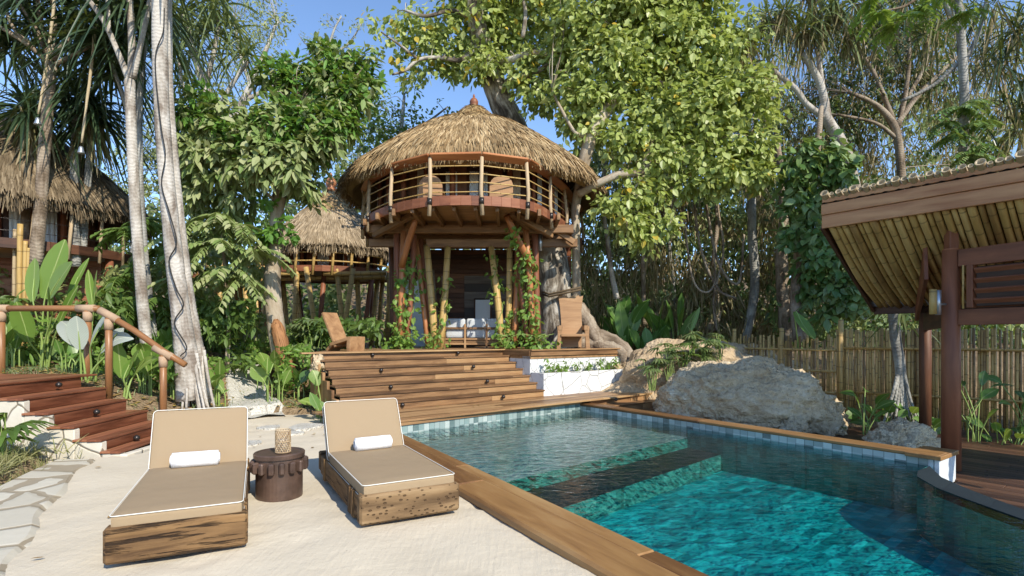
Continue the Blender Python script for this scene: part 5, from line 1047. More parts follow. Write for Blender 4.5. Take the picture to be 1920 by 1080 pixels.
screw_pine('slender screw pine at the far left with one drooping dark head', [[(40, 500, 11.5, 14.3), (50, 380, 11.5, 13.7), (56, 300, 11.5, 12.3), (61, 222, 11.5, 11.7)]], [(61, 215, 11.5, 1.5), (55, 205, 11.4, 1)], 51, 'bark_brown', dead=25)
screw_pine('screw pine forking into many tan branches near the hanging ropes', [[(66, 500, 11, 22.4), (76, 390, 11, 20.5), (84, 270, 11, 19.1), (97, 118, 11, 17.8)], [(97, 122, 11, 11.9), (55, 85, 10.9, 9.2), (0, 50, 10.8, 7.3), (-50, 20, 10.8, 5.9)], [(95, 115, 11, 10.6), (62, 45, 10.9, 7.9), (28, -5, 10.9, 6.6)], [(96, 112, 11, 9.9), (76, 40, 11, 7.9), (68, -30, 11, 6.6)], [(98, 112, 11, 10.6), (102, 50, 11, 8.6), (97, -30, 11, 7.3)], [(100, 112, 11, 10.6), (130, 72, 11, 9.2), (162, 38, 11, 7.3), (188, 0, 11, 5.9)], [(102, 122, 11, 8.6), (140, 102, 11, 6.6), (172, 86, 11, 5.3)], [(60, 82, 10.9, 6.6), (30, 60, 10.8, 5.9), (10, 20, 10.8, 5.3)]],
    [(0, 40, 10.8), (30, -5, 10.9), (70, -20, 11), (110, -15, 11), (150, 20, 11.2, .9, (-60, 50)), (172, 80, 11), (185, 0, 11), (15, 90, 11.2), (130, 60, 11.4), (60, 50, 11.6)], 52, 'bark_brown', n=62)
screw_pine('grey trunked screw pine with a dense drooping head in front of the left hut', [[(143, 500, 11.8, 16.8), (140, 400, 11.8, 15.0), (140, 300, 11.8, 13.8), (144, 190, 11.8, 11.4)]], [(146, 180, 11.8, 1.2), (120, 150, 12.2, .8), (130, 250, 12, .5)], 53, L=1.2)
screw_pine('short screw pine with an arching fan of dark leaves beside the grey trunked one', [[(153, 480, 12, 15.0), (160, 400, 12, 13.0), (166, 320, 12, 11.7), (171, 228, 12, 11.1)]], [(172, 218, 12, 2.0), (178, 210, 11.9, 1)], 54, L=1.25, dead=20)
screw_pine('pale spotted screw pine forking high above the broad leaved bed', [[(276, 660, 10, 21.1), (264, 530, 10, 19.1), (253, 380, 10, 18.5), (246, 240, 10, 17.8), (243, 150, 10, 17.2)], [(243, 152, 10, 11.9), (222, 100, 10, 9.9), (196, 42, 9.9, 9.2), (158, -12, 9.8, 8.6)], [(246, 147, 10, 13.2), (247, 80, 10, 11.9), (242, -25, 10, 11.2)], [(249, 147, 10, 11.9), (262, 90, 10, 9.9), (275, 30, 10, 9.2), (287, -25, 10, 8.6)], [(205, 62, 9.9, 5.9), (203, 20, 10, 5.9), (198, -20, 10, 5.3)]],
    [(215, 10, 10.6, .9), (255, -15, 10.4), (285, 15, 10.6), (190, 60, 10.8, .9), (225, 90, 11, .9), (235, -40, 10.3), (210, 130, 11.4, .9)], 55, 'bark_pale', n=58)
screw_pine('thin grey screw pine standing behind the pale spotted one', [[(290, 640, 11.2, 12.0), (272, 480, 11.2, 12.0), (262, 330, 11.2, 12.0), (262, 180, 11.2, 10.8), (272, 80, 11.2, 9.0), (292, -25, 11.2, 7.2)], [(250, 250, 11.2, 7.8), (228, 170, 11.2, 7.2), (206, 105, 11.2, 6.0), (200, 0, 11.2, 5.4)]], [(290, 40, 11.3), (270, 90, 11.6, .8), (205, 120, 11.6, .8), (240, 40, 11.6)], 56, n=52)
def cordx(t, rg):
    mb = MB(); limb(mb, [(308, 15, 9.15, 2), (306, 60, 9.15, 2.2), (291, 112, 9.15, 2.2), (301, 230, 9.13, 2.2), (310, 290, 9.12, 2.2), (303, 345, 9.14, 2.2), (318, 400, 9.12, 2.4), (331, 455, 9.12, 2.6), (317, 490, 9.12, 2.6), (330, 540, 9.1, 2.6), (344, 572, 9.1, 2.6), (327, 606, 9.08, 2.6), (350, 650, 9.05, 2.4), (338, 668, 9.02, 2.2)], 6); mb.build('climbing_stem', M['black_cord'], t, True)
screw_pine('tall white barked screw pine on stilt roots with a black stem winding up it', [[(358, 750, 9.3, 50), (351, 680, 9.3, 42), (343, 620, 9.3, 35), (333, 540, 9.3, 31), (318, 400, 9.3, 28), (305, 240, 9.3, 26), (300, 100, 9.3, 26), (299, -60, 9.3, 26)]], [(299, -95, 9.3, 1)], 57, 'bark_pale', roots=(330, 392, 345, 368, 17, 650, 762, 9.3), extra=cordx, n=30)
screw_pine('white barked screw pine standing close behind the tall one with stilt roots', [[(376, 750, 9.6, 38), (365, 650, 9.6, 29), (352, 560, 9.6, 24), (338, 440, 9.6, 21), (325, 310, 9.6, 20), (314, 150, 9.6, 18), (312, -60, 9.6, 18)]], [(319, -90, 9.7, 1)], 58, 'bark_pale', roots=(360, 402, 366, 384, 10, 650, 758, 9.6), n=30)
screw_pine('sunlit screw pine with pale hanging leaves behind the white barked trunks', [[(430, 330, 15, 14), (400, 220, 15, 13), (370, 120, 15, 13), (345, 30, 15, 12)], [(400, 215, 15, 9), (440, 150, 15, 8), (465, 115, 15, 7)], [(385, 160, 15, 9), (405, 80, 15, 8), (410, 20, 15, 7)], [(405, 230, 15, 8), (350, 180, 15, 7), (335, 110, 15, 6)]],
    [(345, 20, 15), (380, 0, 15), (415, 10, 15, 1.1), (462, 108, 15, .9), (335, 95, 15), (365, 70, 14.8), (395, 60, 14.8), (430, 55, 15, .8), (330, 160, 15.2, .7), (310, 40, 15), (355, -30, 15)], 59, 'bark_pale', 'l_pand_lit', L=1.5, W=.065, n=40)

# ropes with bells
for k, (x0, x1, y1, d, lab) in enumerate(((106, 71, 222, 10.6, 'small metal bell on the higher hanging coir rope by the forked screw pine'), (187, 152, 276, 10.7, 'small metal bell on the lower hanging coir rope before the shaded hut'))):
    p = D(x1, y1, d); t = thing('rope_bell', lab, 'bell', tuple(p), 'bells on ropes'); mb = MB(); limb(mb, [(x0, -30, d, 5.5), ((x0 * .55 + x1 * .45), y1 * .45, d, 5), (x1 + 1, y1 - 8, d, 3.6)], 7, .18, k, 9); mb.build('rope', M['rope'], t, True)
    mb = MB(); mb.lathe(p - Vector((0, 0, .12)), [(.068, 0), (.06, .02), (.045, .07), (.035, .12), (.015, .14), (.001, .142)], 16); mb.build('bell', M['steel'], t, True)

# ---- right side: screw pines, dark twisted tree, climber-clad tree
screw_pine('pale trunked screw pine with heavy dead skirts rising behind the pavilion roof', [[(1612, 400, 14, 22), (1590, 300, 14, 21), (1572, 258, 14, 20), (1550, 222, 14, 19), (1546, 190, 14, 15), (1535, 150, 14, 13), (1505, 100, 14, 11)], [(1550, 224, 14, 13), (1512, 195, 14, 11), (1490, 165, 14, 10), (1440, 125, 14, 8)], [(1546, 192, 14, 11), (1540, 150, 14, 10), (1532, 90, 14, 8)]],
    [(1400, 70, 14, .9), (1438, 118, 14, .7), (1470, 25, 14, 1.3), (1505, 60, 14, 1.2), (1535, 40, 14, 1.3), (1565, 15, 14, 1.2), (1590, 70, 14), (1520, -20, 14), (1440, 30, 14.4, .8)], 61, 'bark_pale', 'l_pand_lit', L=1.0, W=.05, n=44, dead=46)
screw_pine('screw pine with grey limbs and thin dark leaves at the upper right corner', [[(1800, 420, 12.5, 18), (1806, 300, 12.5, 16), (1808, 180, 12.5, 15), (1802, 70, 12.5, 14), (1795, -30, 12.5, 11)], [(1806, 70, 12.5, 9), (1780, 20, 12.5, 8), (1760, -20, 12.5, 7)], [(1808, 120, 12.5, 8), (1835, 60, 12.5, 7), (1850, 0, 12.5, 6)], [(1806, 110, 12.5, 8), (1750, 160, 12.8, 7), (1690, 190, 13, 6)]],
    [(1875, 120, 12.5), (1905, 60, 12.5), (1890, 200, 12.5, 1.1), (1860, 10, 12.5), (1925, 150, 12.5), (1915, 240, 12.5), (1770, -10, 12.6), (1840, 90, 13.5, .8), (1940, 20, 12.5), (1700, -10, 13), (1655, 55, 13.5), (1870, 280, 12.5, .8), (1745, 60, 13.5, .9), (1610, 5, 13.5)], 62, 'bark_grey', 'l_pand', L=1.25, W=.045, n=34, dead=14)
rgx = np.random.default_rng(63)
tw_l = [[(1695, 420, 16, 18), (1690, 330, 16, 15), (1684, 262, 16, 14), (1672, 228, 16, 13), (1640, 195, 16, 9), (1590, 172, 16, 7)], [(1680, 235, 16, 11), (1720, 180, 16, 9), (1760, 140, 16, 7), (1790, 110, 16, 5)], [(1684, 240, 16, 10), (1700, 160, 16, 8), (1705, 80, 16, 6), (1695, 20, 16, 4)], [(1675, 225, 16, 9), (1640, 140, 16, 7), (1610, 90, 16, 6), (1605, 40, 16, 4)], [(1684, 262, 16, 8), (1640, 230, 16, 6), (1570, 215, 16, 5)], [(1690, 200, 16, 8), (1735, 120, 16, 6), (1740, 40, 16, 4)]]
bl = [(1600, 110, 55, 16.5), (1660, 80, 60, 16.5), (1720, 90, 60, 16.5), (1690, 150, 60, 16.5), (1620, 180, 50, 16.5), (1750, 150, 50, 16.5), (1580, 230, 50, 17), (1660, 20, 60, 16.5), (1740, 20, 60, 16.5), (1640, 250, 40, 17, .5), (1780, 60, 50, 17), (1560, 160, 50, 17), (1800, 200, 60, 17, .6), (1720, 280, 50, 17, .4), (1850, 300, 50, 17, .5), (1870, 100, 60, 17.5, .6), (1530, 280, 40, 17), (1480, 200, 50, 17.5), (1430, 180, 40, 18)]
tree('twisted_tree', 'dark twisted tree with wiry branches and hanging leaves above the pavilion roof', 'tree', None, 'bark_brown', tw_l, [dict(b=bl, k=44, n=7, L=.24, W=.035, m='l_dead', spread=.34, hang=.9, outw=.2, prof=(.5, 1, .8, .1), fold=0), dict(b=bl, k=26, n=8, L=.2, W=.07, m='l_dark', spread=.34, hang=.5)], 63, 170, .016)
def spray(label, c, n, m, seed, L=.42, name='leaf_spray', d_px=45):
    """pinnate leaves on a bending branch"""
    rg = np.random.default_rng(seed); t = thing(name, label, 'branch', tuple(D(*c[0][:3]))); mb = MB(); mt = MB()
    for (px, py, d, sc) in c:
        p0 = np.array(D(px, py, d))
        for k in range(n):
            a = rg.uniform(0, 2 * np.pi); e = rg.uniform(-.5, .5); dr = V(math.cos(a) * math.cos(e), math.sin(a) * math.cos(e), math.sin(e)); ln = L * sc * rg.uniform(.7, 1.2); q = np.array([p0 + dr * ln * s - V(0, 0, .55 * ln * s * s) for s in np.linspace(0, 1, 9)]); mt.tube(q, .005, 4, False)
            tg = nrm(np.gradient(q, axis=0)); sd = nrm(np.cross(tg, V(0, 0, 1)))
            for s in (-1, 1): mb.straps(q[1:], tg[1:] * .7 + sd[1:] * s * .9 - V(0, 0, .25), np.linspace(.75, .55, 8) * ln * .42, ln * .13, .2, (.3, 1, .7, .05), .15, None, rg)
    mb.build('foliage', M[m], t); mt.build('stalk', M['stalk'], t); return t
limbx = lambda t, px, m: (lambda mb: (limb(mb, px, 7), mb.build('branch', M[m], t, True)))(MB())
t = spray('bright yellow green pinnate leaves reaching in at the top right against dark foliage', [(1650, 20, 10, 1), (1680, 45, 10, 1.1), (1730, 10, 10, 1), (1760, -10, 10, 1), (1800, 25, 10, .8), (1825, 15, 10, .8), (1640, -10, 10, 1)], 7, 'l_vine', 64); limbx(t, [(1800, -60, 10, 8), (1740, -20, 10, 7), (1700, 10, 10, 5), (1660, 20, 10, 3)], 'bark_brown')
t = spray('dark feathery leaves climbing the grey limb above the right end of the bamboo roof', [(1800, 200, 12.2, 1.1), (1830, 230, 12.2, 1.1), (1790, 250, 12.2, 1), (1850, 270, 12.2, 1), (1815, 290, 12.1, 1), (1770, 230, 12.3, .8), (1835, 190, 12.3, .8)], 9, 'l_heart', 65, .5)
HB_ = [(1500, 300, 36, 13.2), (1545, 290, 44, 13.2), (1590, 315, 36, 13), (1480, 350, 30, 13.4), (1505, 385, 36, 13.2), (1540, 350, 34, 13.3), (1515, 455, 36, 13.1), (1555, 425, 32, 13.3), (1545, 480, 38, 13), (1575, 530, 42, 13), (1530, 530, 30, 13.3), (1605, 565, 30, 12.9), (1560, 585, 24, 13), (1490, 430, 24, 13.5), (1500, 510, 20, 13.6)]
tree('climber_clad_tree', 'tree wrapped in heart leaved climber between the jungle and the pavilion', 'tree', None, 'bark_brown', [[(1500, 640, 13.6, 24), (1492, 560, 13.6, 20), (1500, 470, 13.6, 20), (1510, 380, 13.6, 18), (1530, 290, 13.6, 14), (1540, 200, 13.8, 8)], [(1500, 560, 13.6, 10), (1540, 540, 13.3, 8), (1590, 550, 13, 5)]], [dict(b=HB_, k=38, n=8, L=.22, W=.18, m='l_heart', spread=.2, hang=.65, outw=.4, droop=.2, up=.5)], 66, 60, .008)

t = spray('dusty grey green shrub with drooping feathery leaves behind the white barked trunks', [(330, 440, 11.2, 1.1), (372, 415, 11.2, 1.2), (410, 405, 11.2, 1.2), (445, 420, 11.2, 1.2), (478, 470, 11.2, 1.1), (365, 500, 11.1, 1.1), (425, 505, 11.1, 1.1), (400, 455, 11, 1.2), (450, 520, 11.1, 1), (340, 520, 11.2, 1)], 11, 'l_dusty', 71, .62)
limbx(t, [(425, 700, 11.6, 9), (428, 600, 11.6, 8), (420, 480, 11.4, 6), (410, 410, 11.3, 4)], 'bark_tan'); limbx(t, [(424, 560, 11.6, 7), (450, 480, 11.4, 5), (475, 470, 11.3, 3)], 'bark_tan')
t = spray('dark feathery shrub left of the white barked trunks, before the shaded hut wall', [(235, 430, 11.6, 1), (265, 410, 11.6, 1), (225, 520, 11.3, 1.1), (300, 470, 11.6, 1), (250, 560, 11.2, 1.1), (300, 560, 11.2, 1), (210, 580, 11.2, 1)], 11, 'l_mid', 72, .58)
limbx(t, [(255, 700, 11.6, 9), (258, 580, 11.6, 7), (250, 430, 11.6, 4)], 'bark_brown')
# jungle trunks and creepers in the shade
for k, (pts, m, lab) in enumerate((([(1398, 640, 16, 15), (1415, 540, 16, 17), (1410, 430, 16, 16), (1408, 330, 16, 13), (1400, 200, 16, 9)], 'bark_grey', 'straight grey jungle trunk in the middle of the thicket, its bark blotched'),
    ([(1330, 620, 16.5, 20), (1345, 590, 16.5, 14), (1338, 500, 16.5, 9), (1345, 400, 16.5, 8), (1335, 260, 16.6, 6)], 'bark_brown', 'thin brown jungle stem just left of the straight grey trunk'),
    ([(1156, 560, 15.5, 11), (1145, 500, 15.5, 9), (1138, 440, 15.5, 8), (1130, 380, 15.5, 7), (1135, 300, 15.5, 5)], 'bark_pale', 'pale leaning jungle stem behind the banana plants, nearest the tree house'),
    ([(1208, 620, 16, 9), (1206, 520, 16, 8), (1205, 440, 16, 8), (1200, 330, 16, 5)], 'bark_brown', 'slim upright brown stem above the banana plants'),
    ([(1480, 640, 15, 30), (1470, 560, 15, 24), (1465, 470, 15, 20), (1470, 380, 15, 16), (1455, 250, 15.4, 10)], 'bark_brown', 'stout dark trunk draped in roots beside the climber clad tree'),
    ([(1260, 640, 17, 8), (1264, 560, 17, 8), (1255, 450, 17, 7), (1262, 330, 17, 5)], 'bark_grey', 'slender grey stem deep in the thicket left of centre'))):
    t = thing('jungle_trunk', lab, 'tree', tuple(D(*pts[0][:3])), 'jungle trunks'); mb = MB(); limb(mb, pts, 10, .1, k); mb.build('trunk', M[m], t, True); rg = np.random.default_rng(70 + k)
    mb = MB(); c, r, o = blobs([(pts[-1][0], pts[-1][1] - 20, 45, pts[-1][2]), (pts[-2][0] + 10, pts[-2][1], 30, pts[-2][2], .5)], 24, rg); leafage(mb, c, o, .3, 8, .18, .08, rg, .4); mb.build('crown', M['l_olive'], t)
for k, (pts, lab) in enumerate((([(1300, 250, 15.2, 4), (1302, 380, 15.1, 5), (1315, 470, 15, 5), (1345, 540, 15, 5), (1380, 560, 15, 4)], 'long brown liana looping from the canopy toward the straight grey trunk'), ([(1270, 300, 15, 4), (1285, 430, 14.9, 4), (1298, 520, 14.8, 4), (1320, 548, 14.8, 4), (1340, 530, 14.9, 4), (1338, 460, 15, 3)], 'liana with a low U shaped bend above the mound'), ([(1310, 300, 15.3, 4), (1330, 420, 15.2, 5), (1350, 500, 15.2, 5), (1385, 530, 15.3, 5), (1395, 440, 15.6, 4)], 'thin liana crossing the grey trunk'), ([(1352, 280, 15.4, 3), (1346, 380, 15.3, 4), (1356, 470, 15.2, 4), (1338, 560, 15.3, 4), (1344, 620, 15.3, 4)], 'wavy upright liana hanging to the ground in front of the thicket'))):
    t = MB(); limb(t, pts, 6, .15, k, 8); tag(t.build('liana', M['bark_brown'], None, True), lab, 'liana', 'lianas in the jungle')

# the thickets: nobody could count them
rg = np.random.default_rng(80)
def thicket(name, regs, m, L, W, n, hang, prof, fold, spread_d, seed):
    rg = np.random.default_rng(seed); mb = MB()
    for (x0, y0, x1, y1, d, k) in regs:
        N = int(n * k); px = rg.uniform(x0, x1, N); py = rg.uniform(y0, y1, N); dd = d + rg.uniform(-spread_d, spread_d, N); f = mn_(px, py, seed); keep = f > rg.uniform(-.35, .25, N); px, py, dd = px[keep], py[keep], dd[keep]; N = len(px)
        b = np.stack([(px - 960) / F * dd, dd, H - (py - HZ) / F * dd], 1); b[:, 2] = np.maximum(b[:, 2], hgt(b[:, 0], b[:, 1])); di = rg.normal(0, .6, (N, 3)); di[:, 2] -= hang
        mb.straps(b, di, rg.uniform(.5, 1.3, N) * L, rg.uniform(.6, 1.2, N) * W, .2, prof, fold, rg.normal(0, .6, (N, 3)) + V(.2, -.6, .5), rg)
    return struct(mb.build(name, M[m]), 'stuff')
def mn_(px, py, s): return np.array([mn.fractal(Vector((x / 60., y / 60., s * 3.7)), 1, 2, 3) for x, y in zip(px, py)])
thicket('hanging_leaf_thicket', [(1085, 330, 1480, 620, 17.6, 1), (1090, 220, 1640, 420, 19, .7), (1085, 470, 1480, 640, 16.8, .5), (1400, 20, 1920, 330, 18, .55)], 'l_dead', .55, .035, 9000, 1.5, (.6, 1, .9, .15), 0, .9, 81)
thicket('jungle_thicket', [(1080, 280, 1500, 640, 18.4, 1), (1440, 330, 1920, 640, 15.8, .8), (1500, 380, 1920, 620, 13.6, .35)], 'l_dark', .22, .10, 9000, .4, LEAF, .15, 1., 82)
thicket('jungle_thicket', [(1100, 400, 1500, 640, 17.2, .6), (1500, 420, 1920, 640, 15, .5), (1080, 120, 1920, 420, 20.5, 1.0), (1400, 0, 1920, 330, 20.5, .95)], 'l_olive', .2, .07, 6500, .5, LEAF, .15, 1., 83)
thicket('far_woods', [(-250, 330, 700, 640, 29, 1), (600, 300, 1150, 640, 30, .6), (1050, 180, 2150, 650, 31, 1.9)], 'l_far', .42, .2, 11000, .3, LEAF, .15, 2.5, 84)
thicket('far_woods', [(-250, 380, 700, 640, 27, .7), (1050, 330, 2150, 650, 27, 1.7)], 'l_dark', .4, .2, 9000, .3, LEAF, .15, 1.5, 85)
thicket('undergrowth', [(-60, 540, 240, 690, 10.8, .6), (200, 560, 480, 690, 12, .9), (380, 612, 560, 665, 14.5, .4), (560, 600, 740, 650, 13.2, .3)], 'l_mid', .2, .08, 5200, .1, LEAF, .15, .9, 86)
thicket('undergrowth', [(-60, 500, 330, 660, 12.4, .7), (230, 470, 500, 650, 13.4, .8)], 'l_olive', .2, .09, 5200, .2, LEAF, .15, .8, 87)

tree('shade_tree', 'unseen bushy broadleaf tree added to shade the fence, farther right than the tall one', 'tree', None, 'bark_brown', [[(4400, 900, 4.2, 60), (4350, 300, 4.2, 50), (4280, -300, 4.2, 36), (4200, -600, 4.2, 20)]], [dict(b=[(4250, -500, 420, 4.2), (3900, -350, 330, 4.4), (4500, -350, 380, 4.), (4000, -700, 330, 4.2), (4600, -650, 330, 3.8), (3700, -500, 260, 4.6)], k=2.2, n=22, L=.24, W=.15, m='l_mid', spread=.42, hang=.4)], 91, 60)  # unseen tree added to throw shade on the fence
# unseen tree added right of the pavilion, outside the frame, to cast shade
tree('shade_tree', 'unseen tall broadleaf tree added for shade beyond the right end of the pavilion', 'tree', None, 'bark_brown', [[(2480, 700, 7.5, 40), (2470, 400, 7.5, 34), (2440, 0, 7.5, 28), (2420, -250, 7.5, 16)], [(2450, 100, 7.5, 20), (2200, -80, 7.6, 12), (2080, -160, 7.6, 7)]], [dict(b=[(2400, -300, 190, 7.5), (2250, -150, 150, 7.6), (2500, -120, 170, 7.5), (2150, -260, 130, 7.6), (2350, -80, 150, 7.4), (2600, -250, 170, 7)], k=9, n=16, L=.24, W=.15, m='l_mid', spread=.42, hang=.4)], 90, 60)

thicket('undergrowth', [(180, 655, 330, 735, 10.1, .35), (290, 670, 420, 745, 10.4, .3), (520, 650, 620, 735, 11.2, .45), (430, 640, 560, 690, 12.8, .4), (-60, 600, 180, 690, 10.2, .4)], 'l_vine', .16, .065, 2600, -.3, LEAF, .15, .5, 88)

# ------------------------------------------------------------------ plants of the beds
BLADE = (.25, .72, .98, 1., .8, .42, .03)
def big_plant(label, px, py, d, hpx, n, lpx, wpx, m, seed, name='broad_leaved_plant', cat='plant', group='broad leaved plants', el=(35, 80), bare=.45, droop=.35, stalkr=.012, spreadpx=18):
    rg = np.random.default_rng(seed); p = D(px, py, d); p.z = float(hgt(p.x, p.y)); k = d / F; t = thing(name, label, cat, tuple(p), group); st = MB(); lf = MB(); B_, D_, L_, W_, Hn = [], [], [], [], []
    for i in range(n):
        a = i * 2.4 + rg.uniform(-.5, .5); e = R(rg.uniform(*el)); o = V(rg.normal(0, spreadpx * .4), rg.normal(0, spreadpx * .4), 0) * k; dr = V(math.cos(a) * math.cos(e), math.sin(a) * math.cos(e), math.sin(e)); hh = hpx * k * rg.uniform(bare * .6, bare * 1.3)
        b0 = np.array(p) + o; b1 = b0 + V(0, 0, hh) + dr * V(1, 1, 0) * hh * .3; st.tube(spline([b0 - V(0, 0, .05), b0 + V(0, 0, hh * .55), b1], 4), stalkr * .9, 6, False); B_.append(b1); D_.append(dr); L_.append(lpx * k * rg.uniform(.7, 1.15)); W_.append(wpx * k * rg.uniform(.75, 1.15)); h = V(0, 0, 1) - dr * .3 + V(rg.normal(0, .5), rg.normal(-.5, .4), 0); Hn.append(h)
    lf.straps(np.array(B_), np.array(D_), L_, W_, rg.uniform(.3, 1.3, n) * droop, BLADE, .16, np.array(Hn), rg); lf.build('foliage', M[m], t, True); st.build('stalk', M['stalk'], t, True); return t
def hero(label, base, leaves, m, name='banana_plant', cat='plant', group=None, fold=.2):
    """leaves given by picture points: (x0,y0,d0, x1,y1,d1, width px, droop)"""
    p = D(*base); p.z = float(hgt(p.x, p.y)); t = thing(name, label, cat, tuple(p), group); lf = MB(); st = MB(); rg = np.random.default_rng(int(base[0]))
    for (x0, y0, d0, x1, y1, d1, w, dp) in leaves:
        a = np.array(D(x0, y0, d0)); b = np.array(D(x1, y1, d1)); L = np.linalg.norm(b - a); dr = (b - a) / L; dr = dr + V(0, 0, dp * .7); lf.straps([a], [dr], [L * 1.03], [w * d0 / F], [dp], (.3, .7, .93, 1, .97, .85, .6, .1), fold, [V(rg.normal(0, .25), -.8, .55)], rg)
        q = np.array(p) + V(rg.normal(0, .05), rg.normal(0, .05), -.05); st.tube(spline([q, (q + a) / 2 + (a - q) * V(-.12, -.12, .05), a, a + dr * L * .45], 4), np.linspace(.02, .008, 13), 6, False)
    lf.build('foliage', M[m], t, True); st.build('stalk', M['stalk'], t, True); return t
hero('tall banana like plant with huge bright green blades behind the level handrail', (85, 705, 9.9), [(84, 560, 9.8, 124, 438, 9.9, 40, .12), (92, 560, 9.7, 138, 482, 9.5, 44, .15), (62, 565, 9.7, 66, 478, 9.9, 34, .1), (98, 590, 9.5, 92, 535, 9.2, 38, .1), (128, 560, 9.8, 168, 478, 10.2, 22, .1), (55, 640, 9.6, 30, 560, 9.4, 36, .1), (110, 610, 9.6, 150, 520, 9.4, 16, .2)], 'l_banana')
hero('half furled canna like plant with a browned tip right of the tall banana plant', (174, 690, 10), [(174, 580, 10, 165, 500, 10.1, 16, .1), (175, 582, 10, 182, 505, 9.9, 12, .05)], 'l_banana')
hero('plant with large silvery white backed leaves poking through the handrails', (165, 715, 8.9), [(150, 650, 8.8, 108, 578, 8.5, 38, .35), (150, 655, 8.75, 142, 574, 8.6, 34, .25), (170, 650, 8.8, 208, 578, 8.7, 36, .15), (190, 660, 8.8, 258, 612, 8.5, 32, .4), (200, 665, 8.8, 235, 605, 8.8, 34, .2)], 'l_silver', 'silver_leaf_plant')
hero('bright broad bladed plant standing behind the sloping handrail', (235, 735, 8.8), [(228, 708, 8.8, 220, 640, 8.7, 24, .05), (240, 705, 8.8, 262, 650, 8.5, 26, .15), (250, 705, 8.8, 300, 655, 8.5, 24, .3), (232, 710, 8.7, 255, 660, 8.9, 22, .2)], 'l_banana', 'broad_bladed_plant')
PLANTS = [
 ('grey green broad leaved clump between the two rail posts, below the rail', 275, 725, 9.2, 110, 9, 62, 28, 'l_banana'), ('broad leaved clump at the foot of the white barked trunks, left side', 318, 740, 9.4, 95, 8, 55, 24, 'l_banana_dk'),
 ('broad leaved plant just right of the stilt roots beside the coral path', 402, 745, 9.8, 100, 7, 54, 24, 'l_banana'), ('round leaved plant at the right edge of the coral path', 500, 706, 11.6, 90, 8, 46, 24, 'l_banana'),
 ('tall round leaved plant with pale stems before the leaning cut log', 510, 735, 10.6, 125, 8, 48, 26, 'l_banana'), ('slender large leaved plant beside the left end of the stairs', 600, 735, 10, 140, 6, 44, 22, 'l_banana'),
 ('small leafy plant right at the bottom of the stairs side', 618, 752, 9.7, 80, 5, 40, 20, 'l_banana_dk'), ('low leafy clump behind the coral path under the dusty tree', 398, 690, 12.5, 80, 9, 44, 20, 'l_banana_dk'),
 ('small clump left of the leaning cut log', 560, 720, 10.9, 70, 6, 36, 17, 'l_banana_dk'), ('broad leaved plant low behind the level handrail at the far left', 20, 720, 9.6, 120, 8, 70, 28, 'l_banana'), ('leafy clump behind the pale spotted screw pine foot', 300, 690, 10.6, 90, 10, 50, 22, 'l_banana_dk'),
 ('pale leaved plant between the spotted screw pine and the white trunks', 310, 660, 11, 80, 8, 44, 20, 'l_banana'), ('low leafy plant under the level handrail beside the top step', 130, 700, 9.4, 70, 8, 46, 16, 'l_banana_dk')]
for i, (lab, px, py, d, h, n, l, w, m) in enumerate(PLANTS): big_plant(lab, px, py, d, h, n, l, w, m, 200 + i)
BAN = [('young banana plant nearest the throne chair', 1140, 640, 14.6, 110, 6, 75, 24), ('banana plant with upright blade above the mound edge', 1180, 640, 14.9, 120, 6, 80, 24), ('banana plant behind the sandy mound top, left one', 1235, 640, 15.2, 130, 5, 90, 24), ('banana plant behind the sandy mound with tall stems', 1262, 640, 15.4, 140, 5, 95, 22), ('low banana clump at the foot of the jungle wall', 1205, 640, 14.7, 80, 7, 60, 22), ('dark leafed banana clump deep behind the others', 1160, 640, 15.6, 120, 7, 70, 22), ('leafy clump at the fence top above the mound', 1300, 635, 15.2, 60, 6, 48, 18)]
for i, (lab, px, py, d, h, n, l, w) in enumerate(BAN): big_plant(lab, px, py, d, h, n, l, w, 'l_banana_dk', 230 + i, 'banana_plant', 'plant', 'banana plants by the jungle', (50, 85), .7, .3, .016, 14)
hero('single large glossy leaf arching over the fence below the climber clad tree', (1500, 640, 12.2), [(1490, 585, 12, 1528, 640, 11.4, 26, -.1), (1296, 620, 13.8, 1312, 575, 13.8, 9, .05)], 'l_banana_dk', 'broad_bladed_plant')
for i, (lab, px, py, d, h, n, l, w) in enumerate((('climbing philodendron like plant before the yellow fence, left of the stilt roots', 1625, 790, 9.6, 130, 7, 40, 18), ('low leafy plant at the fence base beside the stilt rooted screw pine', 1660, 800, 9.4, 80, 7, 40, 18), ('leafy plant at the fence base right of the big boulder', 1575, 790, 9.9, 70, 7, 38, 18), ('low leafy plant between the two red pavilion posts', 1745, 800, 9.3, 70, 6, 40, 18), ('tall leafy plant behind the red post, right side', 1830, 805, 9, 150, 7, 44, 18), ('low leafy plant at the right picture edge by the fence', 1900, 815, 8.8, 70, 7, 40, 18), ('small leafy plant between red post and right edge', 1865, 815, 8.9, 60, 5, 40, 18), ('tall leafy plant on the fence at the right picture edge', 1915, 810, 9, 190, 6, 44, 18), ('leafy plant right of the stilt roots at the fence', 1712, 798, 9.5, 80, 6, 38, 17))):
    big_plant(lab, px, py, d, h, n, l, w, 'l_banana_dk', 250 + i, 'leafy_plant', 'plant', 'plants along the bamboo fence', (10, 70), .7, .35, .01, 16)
big_plant('pale green rosette shrub growing on the mound before the rough fence', 1412, 660, 12.6, 60, 26, 34, 14, 'l_vine', 270, 'shrub', 'shrub', None, (0, 75), .55, .3, .008, 30)
